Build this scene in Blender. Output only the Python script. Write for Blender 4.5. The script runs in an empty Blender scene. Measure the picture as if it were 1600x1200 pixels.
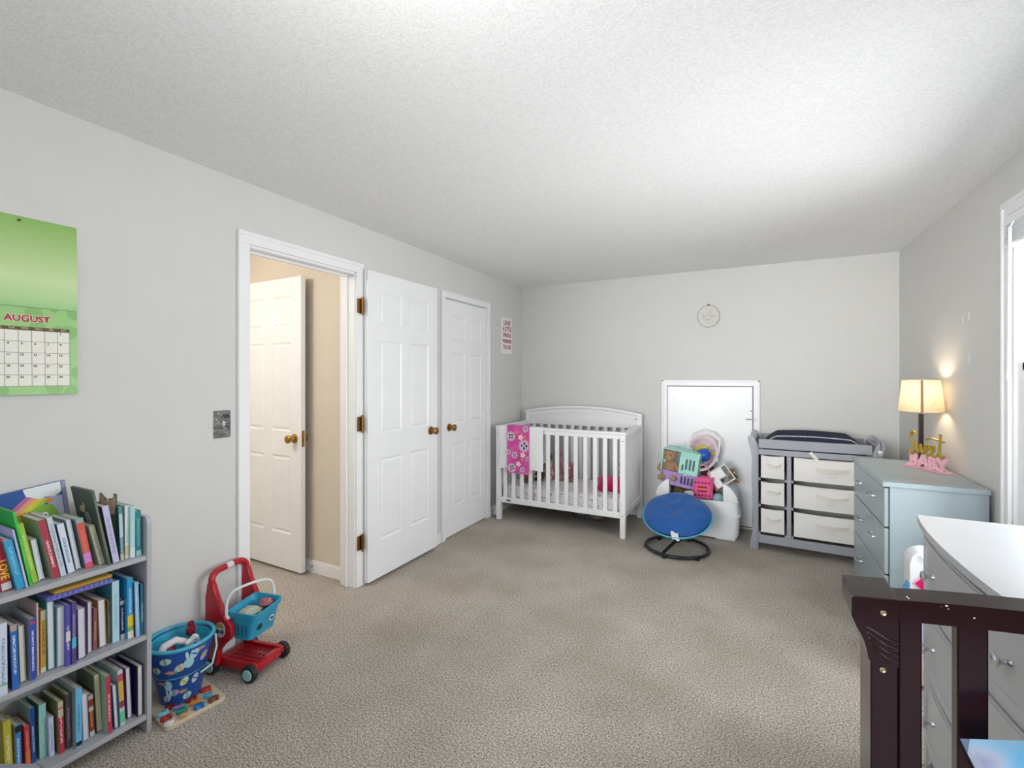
import bpy, bmesh, math, random
from mathutils import Vector, Matrix, noise
random.seed(7)
S = bpy.context.scene
C = S.collection
R = math.radians
# ---------------- camera, world, lights, exposure ----------------
cd = bpy.data.cameras.new('camera'); cam = bpy.data.objects.new('camera', cd); C.objects.link(cam)
cd.sensor_width = 36; cd.lens = 16.425; cd.shift_y = -0.0075; cd.clip_start = .02
cam.location = (0, 0, 1.35); cam.rotation_euler = (R(90), 0, R(27.19)); S.camera = cam
w = bpy.data.worlds.new('sky'); S.world = w; w.use_nodes = True
w.node_tree.nodes['Background'].inputs[0].default_value = (.80, .90, 1, 1)
w.node_tree.nodes['Background'].inputs[1].default_value = .85
S.view_settings.view_transform = 'Standard'; S.view_settings.look = 'None'
S.view_settings.exposure = 0.42; S.view_settings.gamma = 1; S.view_settings.use_curve_mapping = False

def area(name, loc, rot, sx, sy, e, col=(1, 1, 1)):
    l = bpy.data.lights.new(name, 'AREA'); l.shape = 'RECTANGLE'; l.size = sx; l.size_y = sy; l.energy = e; l.color = col
    o = bpy.data.objects.new(name, l); C.objects.link(o); o.location = loc; o.rotation_euler = rot; return o
def point(name, loc, e, col, r):
    l = bpy.data.lights.new(name, 'POINT'); l.energy = e; l.color = col; l.shadow_soft_size = r
    o = bpy.data.objects.new(name, l); C.objects.link(o); o.location = loc; return o
area('daylight_side_window', (2.0, 2.35, 1.85), (0, R(80), R(4)), 1.9, 1.9, 72, (.95, .98, 1))
area('daylight_ground_bounce', (2.3, 2.2, .70), (0, R(103), R(-10)), 1.6, 2.0, 62, (1, .985, .96))
area('near_side_fill', (1.9, -.5, 1.6), (0, R(84), 0), 1.6, 1.8, 14, (.95, .98, 1))  # added fill, enters by a made-up side window out of view
area('rear_fill_beam', (-1.2, -2.1, 1.45), (R(92), 0, R(-11)), 2.0, 1.8, 21, (.97, .99, 1)).data.spread = R(48)  # added narrow fill beam towards the back wall, through a made-up window
point('near_fill_point', (-.55, .62, 1.93), 7, (1, .985, .96), .2)  # added fill point out of view, no ceiling fixture is modelled
point('hall_lamp_light', (-3.05, .95, 2.12), 15, (1, .96, .89), .05)
point('hall_fill_light', (-2.95, -.2, 2.1), 10, (1, .98, .95), .1)  # added fill that brightens the hallway, not a second hall lamp
point('table_lamp_light', (.903, 3.62, 1.258), 1.6, (1, .86, .68), .03)

# ---------------- materials ----------------
def lin(c):
    if isinstance(c, str): c = [int(c[i:i+2], 16) / 255 for i in (0, 2, 4)]
    return tuple((v / 12.92 if v <= .04045 else ((v + .055) / 1.055) ** 2.4) for v in c[:3]) + (1,)
MC = {}
def mat(col, rough=.5, metal=0, bump=0, bscale=60, var=0, vscale=8, key=None, spec=None, sss=0, sheen=0, emit=None, coat=0, trans=0):
    k = key or (str(col), rough, metal, bump, bscale, var, vscale, spec, sheen, coat, trans, str(emit))
    if k in MC: return MC[k]
    m = bpy.data.materials.new('mat_%s' % (key or len(MC))); m.use_nodes = True
    nt = m.node_tree; b = nt.nodes['Principled BSDF']
    b.inputs['Base Color'].default_value = lin(col); b.inputs['Roughness'].default_value = rough; b.inputs['Metallic'].default_value = metal
    if spec is not None: b.inputs['Specular IOR Level'].default_value = spec
    if sheen: b.inputs['Sheen Weight'].default_value = sheen
    if coat: b.inputs['Coat Weight'].default_value = coat
    if trans: b.inputs['Transmission Weight'].default_value = trans
    if emit: b.inputs['Emission Color'].default_value = lin(emit[0]); b.inputs['Emission Strength'].default_value = emit[1]
    tc = nt.nodes.new('ShaderNodeTexCoord')
    if var or True:
        v = max(var, .015)
        n = nt.nodes.new('ShaderNodeTexNoise'); n.inputs['Scale'].default_value = vscale; n.inputs['Detail'].default_value = 4
        nt.links.new(tc.outputs['Object'], n.inputs['Vector'])
        mx = nt.nodes.new('ShaderNodeMix'); mx.data_type = 'RGBA'
        c = lin(col); mx.inputs[6].default_value = tuple(max(0, q * (1 - 2 * v)) for q in c[:3]) + (1,)
        mx.inputs[7].default_value = tuple(min(1, q * (1 + 2 * v)) for q in c[:3]) + (1,)
        nt.links.new(n.outputs['Fac'], mx.inputs[0]); nt.links.new(mx.outputs[2], b.inputs['Base Color'])
    if bump:
        n = nt.nodes.new('ShaderNodeTexNoise'); n.inputs['Scale'].default_value = bscale; n.inputs['Detail'].default_value = 3
        nt.links.new(tc.outputs['Object'], n.inputs['Vector'])
        bp = nt.nodes.new('ShaderNodeBump'); bp.inputs['Strength'].default_value = bump; bp.inputs['Distance'].default_value = .01
        nt.links.new(n.outputs['Fac'], bp.inputs['Height']); nt.links.new(bp.outputs['Normal'], b.inputs['Normal'])
    MC[k] = m; return m
def newmat(name):
    m = bpy.data.materials.new('mat_' + name); m.use_nodes = True
    return m, m.node_tree, m.node_tree.nodes['Principled BSDF']
def ramp(nt, stops, interp='LINEAR'):
    r = nt.nodes.new('ShaderNodeValToRGB'); e = r.color_ramp; e.interpolation = interp
    while len(e.elements) < len(stops): e.elements.new(.5)
    for i, (p, c) in enumerate(stops): e.elements[i].position = p; e.elements[i].color = lin(c)
    return r
def carpet_mat():
    m, nt, b = newmat('carpet'); tc = nt.nodes.new('ShaderNodeTexCoord')
    v = nt.nodes.new('ShaderNodeTexNoise'); v.inputs['Scale'].default_value = 150; v.inputs['Detail'].default_value = 2; v.inputs['Roughness'].default_value = .75
    nt.links.new(tc.outputs['Object'], v.inputs['Vector'])
    r = ramp(nt, [(.30, '6a625a'), (.43, 'a59c91'), (.53, 'cac1b6'), (.66, 'f4ede4')]); nt.links.new(v.outputs['Fac'], r.inputs[0])
    n2 = nt.nodes.new('ShaderNodeTexNoise'); n2.inputs['Scale'].default_value = 2.2; n2.inputs['Detail'].default_value = 3
    nt.links.new(tc.outputs['Object'], n2.inputs['Vector'])
    r2 = ramp(nt, [(.35, 'e8e6e2'), (.65, 'ffffff')]); nt.links.new(n2.outputs['Fac'], r2.inputs[0])
    mx = nt.nodes.new('ShaderNodeMix'); mx.data_type = 'RGBA'; mx.blend_type = 'MULTIPLY'; mx.inputs[0].default_value = 1
    nt.links.new(r.outputs[0], mx.inputs[6]); nt.links.new(r2.outputs[0], mx.inputs[7]); nt.links.new(mx.outputs[2], b.inputs['Base Color'])
    bp = nt.nodes.new('ShaderNodeBump'); bp.inputs['Strength'].default_value = .7; bp.inputs['Distance'].default_value = .01
    nt.links.new(v.outputs['Fac'], bp.inputs['Height']); nt.links.new(bp.outputs['Normal'], b.inputs['Normal'])
    b.inputs['Roughness'].default_value = .95; b.inputs['Specular IOR Level'].default_value = .1; return m
def ceiling_mat():
    m, nt, b = newmat('ceiling'); tc = nt.nodes.new('ShaderNodeTexCoord')
    v = nt.nodes.new('ShaderNodeTexNoise'); v.inputs['Scale'].default_value = 130; v.inputs['Detail'].default_value = 3; v.inputs['Roughness'].default_value = .65
    nt.links.new(tc.outputs['Object'], v.inputs['Vector'])
    r = ramp(nt, [(.35, 'ebebeb'), (.6, 'f7f8f8')]); nt.links.new(v.outputs['Fac'], r.inputs[0]); nt.links.new(r.outputs[0], b.inputs['Base Color'])
    bp = nt.nodes.new('ShaderNodeBump'); bp.inputs['Strength'].default_value = .35; bp.inputs['Distance'].default_value = .006
    nt.links.new(v.outputs['Fac'], bp.inputs['Height']); nt.links.new(bp.outputs['Normal'], b.inputs['Normal'])
    b.inputs['Roughness'].default_value = .95; return m
WALL = mat('d8d7d4', .85, bump=.05, bscale=120, var=.01, key='wall_paint')
HALL = mat('ddd1c0', .85, bump=.05, bscale=120, key='hall_paint')
TRIM = mat('f3f3f4', .38, key='trim_paint')
DOORM = mat('f3f4f5', .32, bump=.03, bscale=90, key='door_paint')
CARPET = carpet_mat(); CEIL = ceiling_mat()
BRASS = mat('b08d4a', .22, 1, var=.06, vscale=60, key='brass'); ABRASS = mat('9a7442', .35, 1, var=.18, vscale=90, key='antique_brass')
CHROME = mat('d8dadd', .15, 1, key='chrome')
WHITE = mat('f0f0f0', .4, key='white_lacquer')
BLACK = mat('151515', .35, key='black')

# ---------------- geometry helpers ----------------
ORG = {}
def box(bm, x0, x1, y0, y1, z0, z1, bev=0, seg=1, M=None):
    r = bmesh.ops.create_cube(bm, size=1); vs = r['verts']
    for v in vs: v.co = Vector(((x0 + x1) / 2 + v.co.x * (x1 - x0), (y0 + y1) / 2 + v.co.y * (y1 - y0), (z0 + z1) / 2 + v.co.z * (z1 - z0)))
    if M is not None: bmesh.ops.transform(bm, matrix=M, verts=vs)
    if bev:
        es = list({e for v in vs for e in v.link_edges})
        bmesh.ops.bevel(bm, geom=es, offset=bev, segments=seg, profile=.5, affect='EDGES')
    return bm
def B(*a, **k): return box(bmesh.new(), *a, **k)
def rings(bm, loops, cap=(True, True), closed_u=True, closed_v=False):
    L = [[bm.verts.new(p) for p in lp] for lp in loops]; n = len(L[0])
    rng = range(len(L)) if closed_v else range(len(L) - 1)
    for i in rng:
        a, b = L[i], L[(i + 1) % len(L)]
        for j in range(n if closed_u else n - 1):
            k = (j + 1) % n
            try: bm.faces.new((a[j], a[k], b[k], b[j]))
            except ValueError: pass
    if not closed_v:
        if cap[0]: bm.faces.new(L[0][::-1])
        if cap[1]: bm.faces.new(L[-1])
    return bm
def frame_of(d):
    d = d.normalized(); u = Vector((0, 0, 1)) if abs(d.z) < .9 else Vector((1, 0, 0))
    a = d.cross(u).normalized(); return a, d.cross(a).normalized()
def tube(bm, pts, r, seg=8, closed=False):
    pts = [Vector(p) for p in pts]; n = len(pts); lo = []; a0 = None
    for i, p in enumerate(pts):
        if closed: d = pts[(i + 1) % n] - pts[i - 1]
        else: d = pts[min(i + 1, n - 1)] - pts[max(i - 1, 0)]
        if a0 is None: a, b = frame_of(d)
        else:
            dn = d.normalized(); a = (a0 - dn * a0.dot(dn)).normalized(); b = dn.cross(a)
        a0 = a; rr = r[i] if isinstance(r, (list, tuple)) else r
        lo.append([p + a * (rr * math.cos(2 * math.pi * j / seg)) + b * (rr * math.sin(2 * math.pi * j / seg)) for j in range(seg)])
    return rings(bm, lo, closed_v=closed)
def sm3(pts, n=5):
    P_ = [Vector(p) for p in pts]; P_ = [P_[0]] + P_ + [P_[-1]]; out = []
    for i in range(1, len(P_) - 2):
        a_, b_, c_, d_ = P_[i - 1:i + 3]
        for k in range(n):
            t = k / n; out.append(.5 * ((2 * b_) + (c_ - a_) * t + (2 * a_ - 5 * b_ + 4 * c_ - d_) * t * t + (3 * b_ - a_ - 3 * c_ + d_) * t ** 3))
    out.append(P_[-2]); return out
def cyl(bm, p0, p1, r0, r1=None, seg=16): return tube(bm, [p0, p1], [r0, r0 if r1 is None else r1], seg)
def lathe(bm, prof, o=(0, 0, 0), seg=24, M=None, cap=(True, True)):
    lo = []
    for (r, z) in prof: lo.append([Vector((max(r, 1e-4) * math.cos(2 * math.pi * j / seg), max(r, 1e-4) * math.sin(2 * math.pi * j / seg), z)) for j in range(seg)])
    if M is not None: lo = [[M @ p for p in l] for l in lo]
    lo = [[p + Vector(o) for p in l] for l in lo]
    return rings(bm, lo, cap)
def prism(bm, poly, ax, a0, a1, bev=0):
    def P(p, a): return {'x': (a, p[0], p[1]), 'y': (p[0], a, p[1]), 'z': (p[0], p[1], a)}[ax]
    k = len(bm.verts)
    rings(bm, [[Vector(P(p, a0)) for p in poly], [Vector(P(p, a1)) for p in poly]])
    if bev:
        bm.verts.ensure_lookup_table(); es = list({e for v in bm.verts[k:] for e in v.link_edges})
        bmesh.ops.bevel(bm, geom=es, offset=bev, segments=2, affect='EDGES', profile=.6)
    return bm
def ball(bm, c, r, sub=2, nz=0, ns=20, M=None):
    if not isinstance(r, (tuple, list)): r = (r, r, r)
    vs = bmesh.ops.create_icosphere(bm, subdivisions=sub, radius=1)['verts']
    for v in vs:
        f = 1 + (nz * noise.noise(v.co * 2.3 + Vector(c) * 37) if nz else 0)
        p = Vector((v.co.x * r[0] * f, v.co.y * r[1] * f, v.co.z * r[2] * f))
        v.co = (M @ p if M is not None else p) + Vector(c)
    return bm
def sheet(bm, fn, nu, nv, th=0):
    g = [[bm.verts.new(fn(i / nu, j / nv)) for j in range(nv + 1)] for i in range(nu + 1)]
    for i in range(nu):
        for j in range(nv): bm.faces.new((g[i][j], g[i + 1][j], g[i + 1][j + 1], g[i][j + 1]))
    if th:
        bm.normal_update(); bmesh.ops.solidify(bm, geom=bm.faces[:], thickness=th)
    return bm
def obj(name, bm, m, parent=None, org=None, smooth=False, M=None, label=None, ang=40):
    if M is not None: bm.transform(M)
    bmesh.ops.recalc_face_normals(bm, faces=bm.faces[:])
    o_ = Vector(org) if org is not None else (ORG[parent.name] if parent is not None else Vector((0, 0, 0)))
    bm.transform(Matrix.Translation(-o_))
    me = bpy.data.meshes.new(name); bm.to_mesh(me); bm.free()
    if smooth: me.shade_smooth(); me.set_sharp_from_angle(angle=R(ang))
    for q in (m if isinstance(m, (list, tuple)) else [m]): me.materials.append(q)
    o = bpy.data.objects.new(name, me); C.objects.link(o)
    if parent is not None:
        o.parent = parent; o.location = o_ - ORG[parent.name]
    else: o.location = o_
    ORG[o.name] = o_
    if label: o['label'] = label
    return o
def tag(o, label, cat, group=None, kind=None):
    o['label'] = label; o['category'] = cat
    if group: o['group'] = group
    if kind: o['kind'] = kind
    return o
def thing(name, label, cat, loc, group=None):
    o = bpy.data.objects.new(name, None); C.objects.link(o); o.location = loc; o.empty_display_size = .05
    ORG[o.name] = Vector(loc); return tag(o, label, cat, group)
def struct(name, bm, m, label=None, smooth=False, parent=None):
    o = obj(name, bm, m, parent, smooth=smooth)
    if parent is None: o['kind'] = 'structure'
    if label: o['label'] = label
    return o
def textbm(s, size, ext=.0005, align='CENTER', bold=0):
    cu = bpy.data.curves.new('t', 'FONT'); cu.body = s; cu.size = size; cu.extrude = ext; cu.align_x = align; cu.align_y = 'CENTER'; cu.offset = bold; cu.resolution_u = 2
    to = bpy.data.objects.new('t', cu); C.objects.link(to)
    dg = bpy.context.evaluated_depsgraph_get(); me = bpy.data.meshes.new_from_object(to.evaluated_get(dg))
    bm = bmesh.new(); bm.from_mesh(me); bpy.data.objects.remove(to); bpy.data.curves.remove(cu); bpy.data.meshes.remove(me)
    return bm
def axes(o, x, y, z=None):
    x = Vector(x).normalized(); y = Vector(y).normalized(); z = x.cross(y)
    m = Matrix((x, y, z)).transposed().to_4x4(); m.translation = Vector(o); return m
def join(bm, other, M=None):
    if M is not None: other.transform(M)
    me = bpy.data.meshes.new('tmp'); other.to_mesh(me); other.free(); bm.from_mesh(me); bpy.data.meshes.remove(me); return bm
def arcpts(c, r, a0, a1, n, plane='xz', k=0):
    out = []
    for i in range(n + 1):
        a = a0 + (a1 - a0) * i / n; u, v = r * math.cos(a), r * math.sin(a)
        out.append({'xz': (c[0] + u, k, c[1] + v), 'xy': (c[0] + u, c[1] + v, k), 'yz': (k, c[0] + u, c[1] + v)}[plane])
    return out
# ---------------- room ----------------
LX, RX, BY, CZ, FY = -2.25, 1.02, 4.61, 2.32, -1.7
T = .12
struct('floor', B(LX - 1.3, RX + T, FY - T, BY + T, -.05, 0), CARPET, 'grey beige speckled carpet')
struct('ceiling', B(LX - 1.3, RX + T, FY - T, BY + T, CZ, CZ + .05), CEIL)
bm = bmesh.new()
for y0, y1, z0, z1 in ((FY - T, 1.475, 0, CZ), (2.20, 3.155, 0, CZ), (3.845, BY + T, 0, CZ), (1.475, 2.20, 2.02, CZ), (3.155, 3.845, 2.0, CZ)):
    box(bm, LX - T, LX, y0, y1, z0, z1)
wl = struct('wall_left', bm, WALL)
bm = bmesh.new(); box(bm, LX, RX, BY, BY + T, 0, CZ); struct('wall_back', bm, WALL)
bm = bmesh.new()
for y0, y1, z0, z1 in ((FY - T, -1.1, 0, CZ), (.1, 1.46, 0, CZ), (2.835, BY, 0, CZ), (1.46, 2.835, 0, .50), (1.46, 2.835, 2.06, CZ), (-1.1, .1, 0, .8), (-1.1, .1, 2.06, CZ)):
    box(bm, RX, RX + T, y0, y1, z0, z1)
wr = struct('wall_right', bm, WALL)
for i, (y, z, w_, h) in enumerate(((3.38, 1.655, .006, .035), (3.30, 1.67, .006, .04), (3.295, 1.445, .006, .05))):
    obj('spackle_patch', B(RX - .0006, RX, y - w_, y + w_, z - h / 2, z + h / 2), mat('efefec', .9), wr)
bm = bmesh.new()
for x0, x1, z0, z1 in ((LX, -1.8, 0, CZ), (.6, RX, 0, CZ), (-1.8, .6, 0, .65), (-1.8, .6, 2.1, CZ)): box(bm, x0, x1, FY - T, FY, z0, z1)
struct('wall_front', bm, WALL)
# hall beyond the doorway
struct('wall_hall_end', B(-3.55, LX - T, 2.24, 2.34, 0, CZ), HALL, 'warm cream hallway wall')
struct('wall_hall_far', B(-3.67, -3.55, -1.2, 2.34, 0, CZ), HALL)
struct('wall_hall_near', B(-3.55, LX - T, -1.3, -1.2, 0, CZ), HALL)
def base_run(name, pts, h=.085, t=.012):
    bm = bmesh.new()
    for x0, x1, y0, y1 in pts:
        box(bm, x0, x1, y0, y1, 0, h - .012, .0015)
        if x1 - x0 < y1 - y0: 
            if x0 < 0: box(bm, x0, x0 + t * .6, y0, y1, h - .012, h, .002)
            else: box(bm, x1 - t * .6, x1, y0, y1, h - .012, h, .002)
        else: box(bm, x0, x1, y1 - t * .6, y1, h - .012, h, .002)
    return struct(name, bm, TRIM)
base_run('baseboard_left', [(LX, LX + .012, FY, 1.41), (LX, LX + .012, 2.262, 3.105), (LX, LX + .012, 3.912, BY)])
base_run('baseboard_back', [(LX + .012, -.77, BY - .012, BY), (.065, RX - .012, BY - .012, BY)])
base_run('baseboard_right', [(RX - .012, RX, FY, BY)])
base_run('baseboard_hall', [(-3.55, LX - T, 2.228, 2.24)])
# door casings (stepped profile), opening 1 and closet
def casing(name, y0, y1, z1, wd, x=LX, th=.018):
    bm = bmesh.new()
    for a, b in ((y0 - wd, y0), (y1, y1 + wd)):
        box(bm, x, x + th * .75, a, b, 0, z1 - .0002, .002)
        o = a + .0006 if a < y0 else b - wd * .35 - .0006
        box(bm, x + th * .75 - .002, x + th, o, o + wd * .35, 0, z1 + wd * .645, .003)
    box(bm, x, x + th * .75, y0 - wd, y1 + wd, z1, z1 + wd, .002)
    box(bm, x + th * .75 - .003, x + th, y0 - wd + .001, y1 + wd - .001, z1 + wd * .65, z1 + wd, .003)
    return bm
bm = casing('c', 1.483, 2.192, 2.012, .062)
box(bm, LX - T, LX, 1.4755, 1.4925, 0, 2.012, .002); box(bm, LX - T, LX, 2.185, 2.1995, 0, 2.012, .002); box(bm, LX - T, LX, 1.4925, 2.185, 1.998, 2.0195, .002)
box(bm, LX - .075, LX - .055, 2.173, 2.185, 0, 1.998, .002); box(bm, LX - .075, LX - .055, 1.4925, 1.5045, 0, 1.998, .002); box(bm, LX - .075, LX - .055, 1.5045, 2.173, 1.986, 1.998, .002)
struct('trim_1', bm, TRIM, 'white door casing and jamb of the open doorway')
bm = casing('c', 3.163, 3.842, 2.0, .052)
box(bm, LX - T, LX, 3.1555, 3.163, 0, 2.0); box(bm, LX - T, LX, 3.8395, 3.8445, 0, 2.0)
struct('trim_2', bm, TRIM, 'white casing around the closed closet door')
# hall side casing of doorway
bm = bmesh.new(); box(bm, LX - T - .015, LX - T, 2.192, 2.228, 0, 2.07, .003); struct('trim_3', bm, TRIM)

def raised(bm, y0, y1, z0, z1, xs, dirn, d=.010):
    # raised field: sloped moulding then a flat field, in plane x = xs facing dirn
    m1, m2 = .012, .030
    L = []
    for ins, dep in ((0, 0), (m1, -.007), (m2, -.001), ):
        L.append([Vector((xs + dirn * dep, a, b)) for a, b in ((y0 + ins, z0 + ins), (y1 - ins, z0 + ins), (y1 - ins, z1 - ins), (y0 + ins, z1 - ins))])
    L.insert(0, [Vector((xs - dirn * .014, p.y, p.z)) for p in L[0]])
    return rings(bm, L)
def door_leaf(name, y0, y1, z0, z1, xc, th=.034, M=None, label=None):
    # leaf in plane x, centred on xc
    W_ = y1 - y0; st = .112 * W_ / .76; mid = .09 * W_ / .76; pw = (W_ - 2 * st - mid) / 2
    H = z1 - z0; rows = [(.245 / 2.03, .79 / 2.03), (.96 / 2.03, 1.58 / 2.03), (1.685 / 2.03, 1.905 / 2.03)]
    rows = [(z0 + a * H, z0 + b * H) for a, b in rows]
    ys = [(y0 + st, y0 + st + pw), (y1 - st - pw, y1 - st)]
    bm = bmesh.new(); a, b = xc - th / 2, xc + th / 2
    box(bm, a, b, y0, y0 + st, z0, z1); box(bm, a, b, y1 - st, y1, z0, z1)
    box(bm, a, b, ys[0][1], ys[1][0], z0, z1)
    edges = [z0] + [q for r_ in rows for q in r_] + [z1]
    for i in range(0, len(edges), 2):
        for yy in ys: box(bm, a, b, yy[0], yy[1], edges[i], edges[i + 1])
    bmesh.ops.remove_doubles(bm, verts=bm.verts, dist=1e-5)
    o = obj(name, bm, DOORM, None, (xc, y0, 0), M=None, label=label)
    o['kind'] = 'structure'
    for r_ in rows:
        for yy in ys:
            p = bmesh.new(); raised(p, yy[0], yy[1], r_[0], r_[1], b, 1); raised(p, yy[0], yy[1], r_[0], r_[1], a, -1)
            obj('panel', p, DOORM, o)
    return o
def door_knob(parent, x, y, z, d, m):
    Mx = Matrix.Rotation(R(90) * d, 4, 'Y')
    bm = bmesh.new()
    lathe(bm, [(.032, 0), (.031, .006), (.014, .012), (.011, .022), (.012, .032), (.024, .038), (.028, .048), (.027, .058), (.018, .064), (.001, .066)], (x, y, z), 24, Mx)
    return obj('knob', bm, m, parent, smooth=True)
def hinge(parent, x, y, z, m):
    bm = bmesh.new(); cyl(bm, (x, y, z - .048), (x, y, z + .048), .0065, seg=10)
    for dz in (-.052, .052): ball(bm, (x, y, z + dz), .007, 1)
    for k in (-.03, 0, .03): tube(bm, [(x, y, z + k - .001), (x, y, z + k + .001)], .0075, 10)
    box(bm, x - .011, x - .009, y - .032, y, z - .046, z + .046, .0008); box(bm, x - .011, x - .009, y, y + .022, z - .046, z + .046, .0008)
    for k in (-.032, 0, .032):
        cyl(bm, (x - .010, y - .02, z + k), (x - .0075, y - .02, z + k), .004, seg=8)
    return obj('hinge', bm, m, parent, smooth=True)
d1 = door_leaf('door_1', 2.243, 2.983, .022, 2.035, -2.207, label='white six-panel door swung open flat against the left wall')
door_knob(d1, -2.190, 2.90, .935, 1, ABRASS)
for z in (1.80, 1.045, .285): hinge(d1, -2.218, 2.222, z, ABRASS)
d2 = door_leaf('door_2', 3.168, 3.836, .015, 1.985, -2.262, label='closed white six-panel closet door with brass knob on its left')
door_knob(d2, -2.245, 3.225, .925, 1, ABRASS)
for z in (1.78, 1.05, .28):
    bm = bmesh.new(); cyl(bm, (-2.238, 3.838, z - .045), (-2.238, 3.838, z + .045), .007, seg=8)
    for k in (-.047, .047): ball(bm, (-2.238, 3.838, z + k), .008, 1)
    obj('hinge', bm, TRIM, d2, smooth=True)
# hall door leaf: along X, just in front of hall end wall
def leaf_rot(o, ang, piv):
    o.rotation_euler.z = ang
d3 = door_leaf('door_3', 0, .72, .018, 2.03, 0, label='white six-panel hallway door standing open, brass knob at its free edge')
door_knob(d3, .017, .655, .925, 1, BRASS); door_knob(d3, -.017, .655, .925, -1, BRASS)
bm = bmesh.new(); box(bm, -.011, .011, .7195, .7215, .87, .98, .0005); box(bm, -.006, .006, .7205, .727, .905, .945, .002); obj('latch_plate', bm, BRASS, d3)
for z in (1.8, .75, .2): hinge(d3, .024, -.004, z, ABRASS)
# local +x (front) must face -Y ; local +y must run to +X, slight swing
d3.location = (-3.43, 2.192, 0); d3.rotation_euler = (0, 0, R(-90 - 1.5))
bm = bmesh.new()
tube(bm, [(-2.685 + .0048 * math.cos(i * .9), 2.222 - i * .0009, .05 + .0048 * math.sin(i * .9)) for i in range(50)], .0012, 5)
cyl(bm, (-2.685, 2.2278, .05), (-2.685, 2.220, .05), .009); cyl(bm, (-2.685, 2.180, .05), (-2.685, 2.170, .05), .006)
tag(obj('door_stop', bm, CHROME, None, (-2.685, 2.228, .05), smooth=True), 'small silver spring door stop on the hallway baseboard', 'door stop')
# access door on back wall
bm = bmesh.new(); yb = BY
for x0, x1 in ((-.765, -.712), (.010, .062)):
    box(bm, x0, x1, yb - .014, yb, .0, 1.262, .002)
    o = x0 if x0 < -.5 else x1 - .018
    box(bm, o, o + .018, yb - .019, yb - .012, 0, 1.315, .003)
box(bm, -.765, .062, yb - .014, yb, 1.262, 1.315, .002); box(bm, -.764, .061, yb - .019, yb - .012, 1.298, 1.315, .003)
struct('trim_4', bm, TRIM, 'white casing around the low access door on the back wall')
d4 = obj('door_4', B(-.707, .004, yb - .016, yb - .001, .03, 1.256, .002), DOORM, None, (-.35, yb, 0), label='low flat white access door on the back wall'); d4['kind'] = 'structure'
obj('shadow_gap', B(-.7125, .0105, yb - .0008, yb, .02, 1.2625), mat('3a3836', .9), d4)
bm = bmesh.new(); box(bm, -.045, -.002, yb - .022, yb - .016, .968, .980, .002); cyl(bm, (-.05, yb - .026, .974), (.022, yb - .026, .974), .004, seg=8)
box(bm, .012, .030, yb - .030, yb - .0195, .966, .982, .002); obj('slide_bolt', bm, CHROME, d4, smooth=True)
bm = bmesh.new(); ball(bm, (-.006, yb - .018, 1.045), .006, 1); obj('nail_head', bm, BLACK, d4)

# ---------------- window on the right wall ----------------
bm = bmesh.new(); x = RX
for a, b in ((1.40, 1.46), (2.835, 2.895)):
    box(bm, x - .016, x, a, b, .42, 2.06, .002)
    o = a if a < 2 else b - .022
    box(bm, x - .022, x - .013, o, o + .022, .42, 2.10, .003)
box(bm, x - .016, x, 1.40, 2.895, 2.06, 2.125, .002); box(bm, x - .022, x - .013, 1.401, 2.894, 2.103, 2.125, .003)
box(bm, x - .016, x, 1.461, 2.834, .42, .50, .002)
for a, b in ((1.46, 1.472), (2.823, 2.835)): box(bm, x, x + T, a, b, .50, 2.06)
box(bm, x, x + T, 1.472, 2.823, 2.048, 2.06)
struct('window_1', bm, TRIM, 'white window casing on the right wall'); w1 = bpy.data.objects['window_1']
bm = bmesh.new()
for z0, z1, xo in ((.505, 1.41, .012), (1.39, 2.048, .036)):
    for a, b in ((1.472, 1.54), (2.752, 2.823)): box(bm, x + xo, x + xo + .022, a, b, z0, z1, .003)
    box(bm, x + xo, x + xo + .022, 1.51, 2.785, z0, z0 + .04, .003); box(bm, x + xo, x + xo + .022, 1.51, 2.785, z1 - .035, z1, .003)
obj('sash', bm, TRIM, w1)
gm, nt, b = newmat('glass'); nt.nodes.remove(b); g = nt.nodes.new('ShaderNodeBsdfGlossy'); g.inputs['Roughness'].default_value = .02
tr = nt.nodes.new('ShaderNodeBsdfTransparent'); mx = nt.nodes.new('ShaderNodeMixShader'); mx.inputs[0].default_value = .06
nt.links.new(tr.outputs[0], mx.inputs[1]); nt.links.new(g.outputs[0], mx.inputs[2]); nt.links.new(mx.outputs[0], nt.nodes['Material Output'].inputs[0])
for z0, z1, xo in ((.545, 1.375, .021), (1.43, 2.013, .045)): obj('pane', B(x + xo, x + xo + .004, 1.51, 2.785, z0, z1), gm, w1)
bl = thing('window_blind', 'white slatted blind drawn up to the top of the right window', 'blind', (x + .02, 2.14, 2.0))
BLM = mat('f2f3f4', .35)
obj('headrail', B(x - .034, x + .006, 1.476, 2.819, 2.008, 2.046, .003), BLM, bl)
for i in range(9):
    obj('slat', B(x - .036, x + .004, 1.482, 2.812, 1.9995 - i * .0085, 2.0025 - i * .0085, .001), BLM, bl)
obj('bottom_rail', B(x - .036, x + .004, 1.482, 2.812, 1.910, 1.926, .003), BLM, bl)
bm = bmesh.new(); cyl(bm, (x - .044, 2.735, 1.985), (x - .046, 2.74, 1.36), .0065, seg=8); cyl(bm, (x - .046, 2.74, 1.362), (x - .046, 2.74, 1.335), .009, seg=8); cyl(bm, (x - .044, 2.735, 1.985), (x - .03, 2.735, 2.015), .003, seg=6)
obj('tilt_wand', bm, mat('fafafa', .15), bl, smooth=True)
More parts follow.
